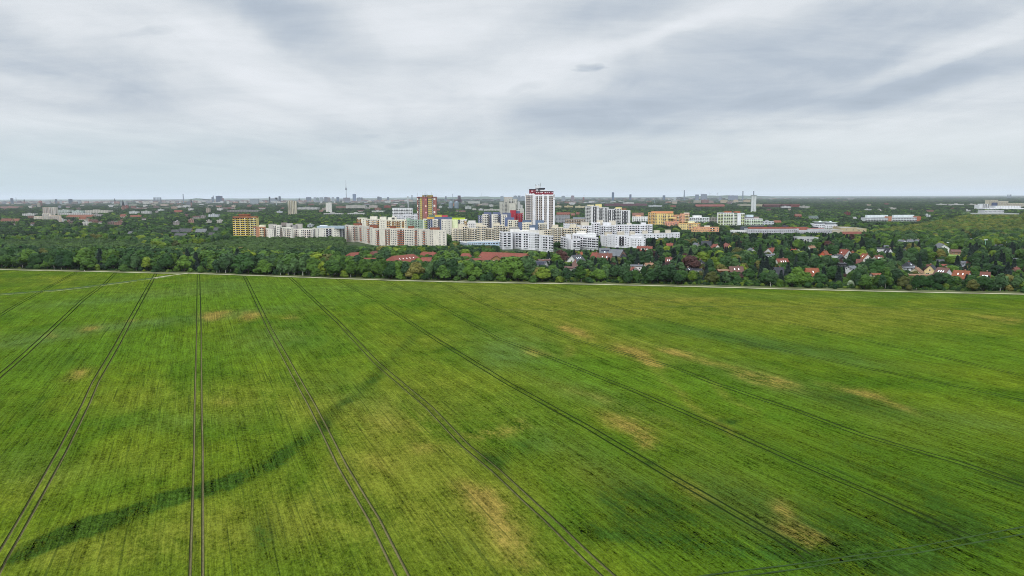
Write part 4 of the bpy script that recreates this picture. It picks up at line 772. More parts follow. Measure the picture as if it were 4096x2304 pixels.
# ------------------------------------------------------------------ gabled houses
ROOFC = {'r': '#884a3c', 'o': '#8e5236', 'b': '#74483e', 'g': '#54565c', 'k': '#3a3c44', 'm': '#70524a', 's': '#70747a', 't': '#96745a'}
def gable(label, R, xl, yl, xr, yr, zr, wd, ze, rc='r', wc='#c8c6c0', sky=0, name='house', cat='house', group=None, hip=0.0, chim=1, panels=0, vis=None, dormer=0, half=False):
    """ridge end points in the photograph, ridge height, width across, height of the eaves"""
    A = ground(*zp(R, xl, yl), zr); B = ground(*zp(R, xr, yr), zr)
    if abs(A[1]-B[1]) > 2.2*abs(A[0]-B[0]): B = A+(B-A)*np.array([1, 1, 1])
    c = (A+B)/2; d = (B-A)[:2]; Ln = np.linalg.norm(d); d /= Ln; rz = math.atan2(d[1], d[0]); Lh = Ln/2
    root = thing(name, label, cat, (c[0], c[1], 0), rz, group); hw = wd/2
    mb = MB(); mb.prism([(-Lh+.2, -hw), (Lh-.2, -hw), (Lh-.2, hw), (-Lh+.2, hw)], 0, ze)
    gz = zr-.25
    if hip == 0:
        for x in (-Lh+.2, Lh-.2):
            mb.face([(x, -hw, ze), (x, hw, ze), (x, 0, gz)] if x > 0 else [(x, hw, ze), (x, -hw, ze), (x, 0, gz)], 1 if half else 0)
    mb.obj('wall', [hexmat(wc, 'plaster'), hexmat('#8a6a48')], root)
    ov = .55; k = (zr-ze)/hw; zo = ze-ov*k; Lr = Lh+.35; hr = Lr-hip; mr_ = MB()
    for s in (-1, 1):
        top = [(-hr, 0, zr+.12), (hr, 0, zr+.12), (Lr, s*(hw+ov), zo+.12), (-Lr, s*(hw+ov), zo+.12)]; bot = [(x, y, z-.24) for x, y, z in top]
        if s > 0: top, bot = top[::-1], bot[::-1]
        mr_.face(top[::-1]); mr_.face(bot)
        for i in range(4): j = (i+1) % 4; mr_.face([top[i], top[j], bot[j], bot[i]])
    if hip:
        for s in (-1, 1): mr_.face([(s*hr, 0, zr+.12), (s*Lr, s*(hw+ov), zo+.12), (s*Lr, -s*(hw+ov), zo+.12)][::-1])
    rf = mr_.obj('roof', tilemat(ROOFC[rc]), root)
    if chim:
        mb = MB(); x = Lh*.35; mb.box(x-.35, x+.35, .5, 1.2, zr-1.6, zr+.9, 0); mb.box(x-.45, x+.45, .4, 1.3, zr+.9, zr+1.02, 1); mb.obj('chimney', [hexmat('#84543f'), hexmat('#90908c')], rf)
    def onroof(x, f, sx_, sy_, m_, nm, up_=.1):
        y = -(hw+ov)*f; z = zr+.12+(zo-zr)*f; mb = MB(); q = sy_/2; dz = k*q
        pts = [(x-sx_, y-q, z-dz+up_), (x+sx_, y-q, z-dz+up_), (x+sx_, y+q, z+dz+up_), (x-sx_, y+q, z+dz+up_)]
        mb.face(pts); 
        for i in range(4): j = (i+1) % 4; mb.face([pts[i], (pts[i][0], pts[i][1], pts[i][2]-up_-.02), (pts[j][0], pts[j][1], pts[j][2]-up_-.02), pts[j]])
        mb.obj(nm, m_, rf)
    for i in range(sky): onroof(-Lh*.6+1.2*Lh*(i+.5)/sky, .45, .4, 1.2, hexmat('#d8dde0'), 'skylight')
    for i in range(panels): onroof(-Lh*.5+(i % 4)*1.9, .3+.25*(i//4), .85, 1.5, mat('solar_panel', (28, 34, 52), .2), 'solar_panel')
    for i in range(dormer):
        x = -Lh*.5+Lh*(i+.5)/dormer; mb = MB(); mb.box(x-.9, x+.9, -hw*.8, -hw*.2, ze+.2, ze+k*hw*.62); q = mb.obj('dormer', hexmat(wc), root)
        mb = MB(); mb.box(x-1.1, x+1.1, -hw*.88, -hw*.15, ze+k*hw*.62, ze+k*hw*.62+.2); mb.obj('dormer_roof', tilemat(ROOFC[rc]), q)
    wm = win_mesh('w')
    rows_ = 2 if ze > 4.4 else 1; nw = min(10, max(2, int(Ln/3.2)))
    for fl_ in range(rows_):
        for i in range(nw):
            x = -Lh+Ln*(i+.5)/nw
            if fl_ == 0 and i == nw//2 and name == 'house': continue
            link('window', wm, root, (x, -hw-.01, 1.5+fl_*2.7), 0, (1.2, 1, 1.3))
    if hip == 0:
        for s in (-1, 1):
            link('window', wm, root, (s*(Lh-.17), 0, ze+.5), s*PI/2, (1.1, 1, 1.2))
            for y in (-hw*.5, hw*.5): link('window', wm, root, (s*(Lh-.17), y, 1.6 if rows_ == 1 else 4.2), s*PI/2, (1.1, 1, 1.2))
    if name == 'house':
        mb = MB(); mb.box(-.5, .5, -.06, .04, -1.05, 1.05, 0); o = mb.obj('door', hexmat('#5a4030'), root); o.location = (-Lh+Ln*(nw//2+.5)/nw, -hw-.01, 1.06)
        mb = MB(); mb.box(.3, .4, -.14, -.06, -.05, .05); mb.obj('handle', hexmat('#b0b0b0'), o)
    FOOT.append((c[0], c[1], Lh+1.2, hw+2.0, rz))
    vy = vis if vis is not None else (yl+yr)/2+9
    q = proj(np.array([A, B])); pc = zp(R, 0, vy)[1]; pc = q[:, 1].mean()+(pc-q[:, 1].mean())*(.9 if cat == 'school' else .85); xa, xb = sorted((q[0, 0], q[1, 0]))
    ZONES.append((xa-4, xb+4, min(q[:, 1]), pc, c[1]-hw))
    return root
SG = 'red tiled buildings of the school in the wood'
gable('longest red tiled school building with a timber gable at its right end', 5, 490, 1096, 1180, 1122, 11.5, 17, 6.5, 'r', '#cfc8b8', name='school_building', cat='school', group=SG, chim=0, vis=1175, half=True)
gable('red tiled school wing in front of the longest one, with hipped right end', 5, 225, 1212, 590, 1172, 9.5, 15, 5, 'r', '#cfc4b4', name='school_building', cat='school', group=SG, hip=4, vis=1225)
gable('short red tiled school wing with a brown timber gable facing the field', 5, 705, 1152, 735, 1108, 10, 14, 5.5, 'r', '#c9beb0', name='school_building', cat='school', group=SG, chim=0, vis=1245, half=True)
gable('red tiled school roof carrying a row of five small skylights', 4, 775, 1165, 1210, 1124, 11, 20, 5, 'r', '#cfc8b8', sky=5, name='school_building', cat='school', group=SG, hip=5, chim=0, vis=1245)
gable('small red tiled school wing adjoining the skylight roof on its right', 4, 1290, 1180, 1440, 1182, 8.5, 14, 4.5, 'r', '#d8d2c4', name='school_building', cat='school', group=SG, chim=0, vis=1250)
gable('hip roofed red school building behind trees, left of the skylight roof', 4, 130, 1115, 405, 1096, 10, 16, 5, 'r', '#cfc8b8', name='school_building', cat='school', group=SG, hip=5, chim=0, vis=1165)
gable('low red tiled school wing peeping out below the hip roofed one', 4, 405, 1188, 590, 1190, 7.5, 10, 4, 'r', '#cfc8b8', name='school_building', cat='school', group=SG, chim=0, vis=1205)
gable('small brown red school gable behind trees, second roof from the left', 4, 500, 1092, 620, 1080, 9.5, 14, 5, 'b', '#cfc8b8', name='school_building', cat='school', group=SG, hip=3, chim=0, vis=1125)
gable('red tiled school roof with a small ventilator, behind the skylight roof', 4, 1255, 1092, 1540, 1104, 10, 15, 5, 'r', '#cfc8b8', name='school_building', cat='school', group=SG, hip=4, vis=1145)
gable('red tiled school roof between two round trees, left of the longest one', 4, 1860, 1118, 2055, 1118, 9.5, 15, 5, 'r', '#cfc8b8', name='school_building', cat='school', group=SG, hip=3, chim=0, vis=1165)
gable('big grey slate farmhouse with a solar panel row on its roof', 6, 372, 1037, 530, 1037, 13, 17, 5.5, 's', '#c9bfa6', panels=4, sky=1, vis=1112)
gable('large grey slate barn with a ribbed roof, right of the farmhouse', 6, 545, 1055, 735, 1062, 12, 18, 6.5, 's', '#7a6a60', name='barn', cat='barn', chim=0, vis=1130)
gable('brown red roofed house with two skylights in front of the slate farmhouse', 6, 345, 1118, 565, 1120, 11.5, 15, 5, 'b', '#d8b878', sky=2, vis=1190)
gable('blue grey hipped pavilion roof right of the slate barn', 6, 690, 1125, 760, 1130, 8, 12, 4, 'k', '#c8c8c8', hip=2, vis=1180)
gable('low long red tiled row house with dormers, below the white slab', 6, 950, 1008, 1180, 1012, 9.5, 12, 5, 'r', '#d8d4cc', dormer=3, vis=1055)
gable('house with a red roof and cream gable beside the golden tree', 6, 1385, 962, 1495, 964, 9, 10, 5, 'r', '#d8c8a0', vis=1010)
gable('dark grey roofed long house behind conifers, left of the red gable house', 6, 1930, 928, 2080, 930, 10, 13, 5, 'k', '#8a8478', vis=975)
gable('small house with pale blue grey roof, left of the dark grey roofed one', 6, 1830, 952, 1890, 975, 8, 9, 4.5, 's', '#b8b8b0', vis=1000)
gable('orange and brown mansard roofed house amid leafy trees', 6, 1385, 1180, 1480, 1182, 9, 11, 4, 'b', '#b84a30', sky=2, vis=1240)
gable('tiny white gabled cottage between dark conifers', 6, 1895, 1225, 1935, 1205, 6.5, 7, 3.5, 'k', '#c6c6c2', vis=1270)
gable('white flat topped house with a salmon porch roof at its left', 6, 850, 1290, 1030, 1292, 6.8, 9, 6.2, 's', '#c6c6c2', vis=1330)
gable('salmon roofed porch in front of the white flat topped house', 6, 845, 1312, 915, 1335, 5.5, 7, 3, 'r', '#c6c6c2', chim=0, vis=1370)
gable('house front with salmon gable behind the yellow bush', 6, 1065, 1265, 1200, 1262, 7.5, 9, 4.5, 't', '#d8d0c4', vis=1290)
gable('low grey bungalow with white skylight behind the field edge trees', 6, 1670, 1340, 1760, 1335, 5.5, 8, 3.2, 'k', '#c8c8c8', sky=1, vis=1370)
gable('low flat white bungalow with black roof edge near the spruce pair', 6, 1790, 1350, 1930, 1352, 4.6, 8, 4, 'k', '#c6c6c6', chim=0, vis=1380)
gable('grey roofed bungalow covered with solar panels, right of the school', 5, 1300, 1230, 1470, 1236, 8, 12, 3.8, 'g', '#d4d4d0', panels=8, vis=1300)
gable('low dark flat building behind the solar roofed bungalow', 5, 1340, 1210, 1520, 1205, 6.5, 10, 5.8, 'm', '#8c8a86', chim=0, vis=1222)
gable('white cube house with a thin dark roof, left of the grey roofed villa', 5, 1728, 1180, 1850, 1182, 7.5, 10, 7, 'g', '#d6d6d0', vis=1240)
gable('grey roofed villa with skylights on two slopes', 5, 1855, 1150, 1990, 1135, 10.5, 12, 5, 'g', '#c8c8c4', sky=3, vis=1200)
gable('brown grey hipped bungalow in front of the grey roofed villa', 5, 1850, 1225, 1950, 1225, 8, 13, 3.5, 'm', '#8e8880', hip=3, vis=1275)
gable('low brown bungalow with black edged flat part, by the front trees', 5, 1760, 1312, 1915, 1322, 5, 8, 4, 'm', '#b8b4ac', chim=0, vis=1340)
gable('small orange roofed house with white dormers, left of the farmhouse', 5, 1985, 1100, 2020, 1100, 9, 9, 5, 'o', '#c8c4bc', vis=1140)
gable('little red roofed house with white wall at the left of the farmhouse', 5, 2170, 1105, 2260, 1108, 9, 9, 5, 'r', '#c8c4bc', vis=1165)
gable('red roofed house with round white gable window, far in the village', 7, 15, 975, 80, 985, 9, 9, 4.5, 'r', '#d8d4cc', vis=1035)
gable('yellow gabled house with a red roof, right of the round windowed one', 7, 200, 955, 262, 985, 10, 11, 4.5, 'r', '#cfc070', vis=1025)
gable('white gabled cottage left of the birch crown, in mid village', 7, 572, 1030, 620, 1050, 8, 8, 4.5, 's', '#c6c6c2', vis=1090)
gable('white gabled house with a salmon lean to roof on its left', 7, 850, 1040, 945, 1032, 9, 10, 4.5, 'r', '#c6c6c2', vis=1090)
gable('white terrace house with parasols below the salmon lean to roof', 7, 800, 1135, 940, 1128, 6, 8, 5.4, 's', '#d8dadc', vis=1175)
gable('red tiled house with three bright skylights in mid village', 7, 975, 1200, 1140, 1196, 8.5, 10, 3.6, 'r', '#cfcac0', sky=3, vis=1262)
gable('small orange roof left of the stacked orange roofs', 7, 1205, 1050, 1290, 1055, 7.5, 8, 4, 'o', '#c6c6c6', vis=1075)
gable('small salmon roof glimpsed beside the low grey school', 7, 1465, 1005, 1550, 1000, 8.5, 9, 4.5, 't', '#c8c8c4', vis=1050)
gable('tall orange roofed house of the stacked orange roofs', 7, 1680, 1085, 1740, 1075, 10, 8, 5, 'o', '#b85a40', vis=1125)
gable('low orange roofed wing of the stacked orange roofs', 7, 1625, 1128, 1810, 1130, 6.5, 8, 4, 'o', '#c8a890', vis=1148)
gable('red roofed house with a large white gable, right of the stacked orange roofs', 7, 1930, 1052, 2085, 1065, 10.5, 13, 4.5, 'r', '#c6c6c2', sky=1, vis=1105)
gable('orange roofed annex right of the large white gable', 7, 2080, 1088, 2160, 1092, 7.5, 8, 4.5, 'o', '#d4ccc0', vis=1112)
gable('grey flat roofed house with white balcony under the large white gable', 7, 1865, 1140, 1950, 1135, 7.5, 9, 6.6, 'g', '#d0d0d0', vis=1190)
gable('black timber fronted house with white trim and small gable', 7, 1960, 1130, 1990, 1165, 8, 8, 4, 'k', '#34302e', vis=1215)
gable('orange red tiled house close behind the field edge trees', 7, 1420, 1342, 1610, 1342, 9, 12, 3.6, 'o', '#b8664c', sky=1, chim=0, vis=1415)
gable('dark slate roofed house half hidden by tall conifers', 7, 935, 1332, 1075, 1332, 8.5, 11, 3.5, 'k', '#7c7a76', vis=1380)
gable('long low brick house with a thin pale roof edge behind the front trees', 7, 80, 1362, 320, 1364, 5, 9, 4.4, 't', '#7c5238', chim=0, vis=1395)
gable('dark and brown roofed house pair with small skylights above the brick house', 7, 255, 1318, 460, 1318, 7.5, 9, 3.6, 'm', '#8a7a6a', sky=2, vis=1360)
gable('black house with round white framed porch, in the garden colony', 7, 1920, 1262, 2020, 1262, 7, 8, 6.3, 'k', '#3a3a3c', chim=0, vis=1320)
gable('white garden house with pale grey roof, right of the black house', 7, 2070, 1310, 2165, 1306, 6.5, 8, 4.8, 's', '#c6c6c6', chim=0, vis=1362)
gable('pair of brown red garden house roofs beside the white garden house', 7, 2195, 1205, 2290, 1208, 7, 8, 3.8, 'b', '#cfc8bc', vis=1260)
gable('orange roofed house with white gable, just left of the brown skylit roof', 8, 0, 1118, 85, 1128, 9.5, 10, 4.5, 'o', '#c8c4bc', sky=1, vis=1190)
gable('brown red roofed house with three skylights, right of the orange roofed one', 8, 185, 1152, 300, 1150, 8.5, 10, 4, 'b', '#cfcac4', sky=3, vis=1205)
gable('modern white house with a tall pointed gable and black roof', 8, 355, 1035, 430, 1045, 11, 9, 4, 'k', '#c6c6c6', sky=1, vis=1115)
gable('flat white house with dark roof terrace left of the pointed gable', 8, 195, 1030, 345, 1034, 8, 10, 7.4, 'k', '#c6c6c6', chim=0, vis=1095)
gable('narrow white pointed gable standing alone among dark trees', 8, 635, 1045, 660, 1060, 9, 6, 3.5, 'k', '#c6c6c6', chim=0, vis=1095)
gable('white stepped house of the three in a row, leftmost', 8, 560, 908, 650, 915, 9, 10, 5, 's', '#d8dadc', vis=950)
gable('white stepped house of the three in a row, middle', 8, 680, 908, 770, 908, 9, 10, 5, 's', '#d8dadc', vis=950)
gable('white stepped house of the three in a row, rightmost', 8, 800, 908, 880, 908, 9, 10, 5, 's', '#d8dadc', vis=945)
gable('white curved villa with grey roof facing the sports ground', 8, 1170, 955, 1250, 985, 9, 10, 5.5, 's', '#c6c6c6', vis=1050)
gable('low sports pavilion with a brown roof beside the small lawn', 8, 1345, 1060, 1490, 1062, 5, 8, 3, 'm', '#8a6a58', chim=0, vis=1095, name='pavilion', cat='pavilion')
gable('black hipped roof house behind the white terrace row', 8, 655, 1255, 750, 1250, 8, 10, 4.2, 'k', '#c4c4c4', sky=1, hip=2, vis=1290)
gable('long white terrace house with grey flat roof', 8, 605, 1325, 790, 1320, 5.6, 8, 5, 's', '#cfd2d4', chim=0, vis=1375)
gable('small cream gabled house right of the white terrace house', 8, 800, 1345, 850, 1330, 7, 8, 3.6, 't', '#d8d0b4', vis=1385)
gable('orange brown gabled house with cream front and black roof side', 8, 1030, 1300, 1075, 1290, 8.5, 8, 4.2, 'k', '#d0bc8c', vis=1370)
gable('purple brown roofed white house, left neighbour of the bright orange roof', 8, 1150, 1330, 1325, 1345, 10, 12, 4.8, 'm', '#c6c6c6', sky=3, vis=1425)
gable('house with a half brown half bright orange roof and white gable', 8, 1400, 1372, 1640, 1388, 9, 12, 4, 'o', '#c6c6c6', sky=2, vis=1448)
gable('brown red roofed house with rows of skylights right of the bright orange roof', 8, 1800, 1398, 1950, 1405, 9, 13, 3.5, 'b', '#b8b0a4', sky=4, vis=1470)
gable('brown roofed house at the right edge of the picture', 8, 2310, 1335, 2385, 1335, 7.5, 9, 4, 'b', '#9a7a68', vis=1370)
gable('low bungalow with red dormer box and white windows behind the front trees', 8, 130, 1420, 275, 1420, 5.6, 8, 4.6, 'o', '#d4d0c8', chim=0, vis=1448)
gable('long low bungalow with a tan flat roof behind the front trees', 8, 690, 1432, 1030, 1436, 4.8, 8, 4.3, 't', '#a06848', chim=0, vis=1448)
SHG = 'small sheds of the allotment colony'
SH = [(1130, 1212, 1240, 'g', '#9a9a94', 'grey roofed allotment shed, widest of the colony'), (1500, 1236, 1600, 's', '#d4d4d4', 'pale roofed allotment shed left of the big dark conifer'), (1590, 1242, 1645, 'b', '#b8a898', 'brown red roofed allotment shed touching the pale roofed one'), (1195, 1282, 1275, 'r', '#cfb0a8', 'pink roofed allotment shed above the purple brown house'),
      (1500, 1290, 1570, 's', '#c6c6c6', 'white roofed allotment shed below the pale roofed one'), (1985, 985, 2050, 's', '#cfd0c8', 'small pale shed right of the floodlight mast'), (2085, 980, 2140, 'g', '#9aa4a8', 'blue grey shed with a steep roof right of the floodlight mast'), (2370, 1030, 2420, 's', '#d8d8d8', 'white shed at the far right among dark trees'),
      (330, 995, 400, 's', '#cfcfcb', 'pale low shed beside the white blossoming tree'), (1625, 885, 1700, 's', '#c4c0b4', 'pale shed at the foot of the wooded hill'), (980, 1288, 1040, 'b', '#a87860', 'brown shed left of the cream front house'), (2280, 1190, 2370, 's', '#b8bcb8', 'long grey shed near the right edge of the picture')]
for a, y, b_, rc, wc, lb in SH: gable(lb, 8, a, y, b_, y+2, 4.2, 5, 2.6, rc, wc, name='shed', cat='shed', group=SHG, chim=0, vis=y+16)
# ------------------------------------------------------------------ far city
def horizon(x): return 789.5-(x-2048)*.0047*1.0
def dist_from_base(x, yb, z=8): 
    d = ray(x, yb); return min(13500.0, (z-62)/d[2]*d[1]) if d[2] < 0 else 13500.0
NB = 0
def far(R, x0, x1, yt, yb, colr, label=None, cat='building', name='distant_building', roof=None, D=None, group=None, rows=True, deep=None):
    global NB
    X0, Yt = zp(R, x0, yt) if R else (x0, yt); X1, Yb = zp(R, x1, yb) if R else (x1, yb)
    D = D or dist_from_base((X0+X1)/2, Yb); A = at(X0, Yt, D); B = at(X1, Yt, D); cx = (A[0]+B[0])/2; hw = abs(B[0]-A[0])/2
    dp = deep or min(40, max(12, hw*.8)); z = max(A[2], 4.0)
    mb = MB()
    if roof:
        cc = [int(roof[i:i+2], 16) for i in (1, 3, 5)]; gm_ = sum(cc)/3; roof = '#'+''.join('%02x' % int((c*.7+gm_*.3)*.86) for c in cc)
    rm = tilemat(roof) if roof else GRAVEL
    if roof:
        zr = z; ze = z*.62 if z < 20 else z-6; mb.box(-hw, hw, 0, dp, 0, ze, 0); h2 = dp/2
        o1 = [(-hw-.4, -.5, ze-.2), (hw+.4, -.5, ze-.2), (hw+.4, h2, zr), (-hw-.4, h2, zr)]; o2 = [(hw+.4, dp+.5, ze-.2), (-hw-.4, dp+.5, ze-.2), (-hw-.4, h2, zr), (hw+.4, h2, zr)]
        mb.face(o1, 1); mb.face(o2, 1); mb.face([(hw, 0, ze), (hw, dp, ze), (hw, h2, zr-.1)], 0); mb.face([(-hw, dp, ze), (-hw, 0, ze), (-hw, h2, zr-.1)], 0)
    else: 
        mb.box(-hw, hw, 0, dp, 0, z, 0, 1); mb.box(-hw*.3, hw*.1, dp*.3, dp*.7, z, z+2.5, 0)
    o = mb.obj(name, [rowmat(colr) if rows else hexmat(colr), rm]); o.location = (cx, D, 0)
    tag(o, label, cat, group); ZONES.append((X0, X1, Yt, Yb, D)) if D < 6000 else None
    FOOT.append((cx, D+dp/2, hw+2, dp/2+4, 0)) if D < 6000 else None
    NB += 1; return o
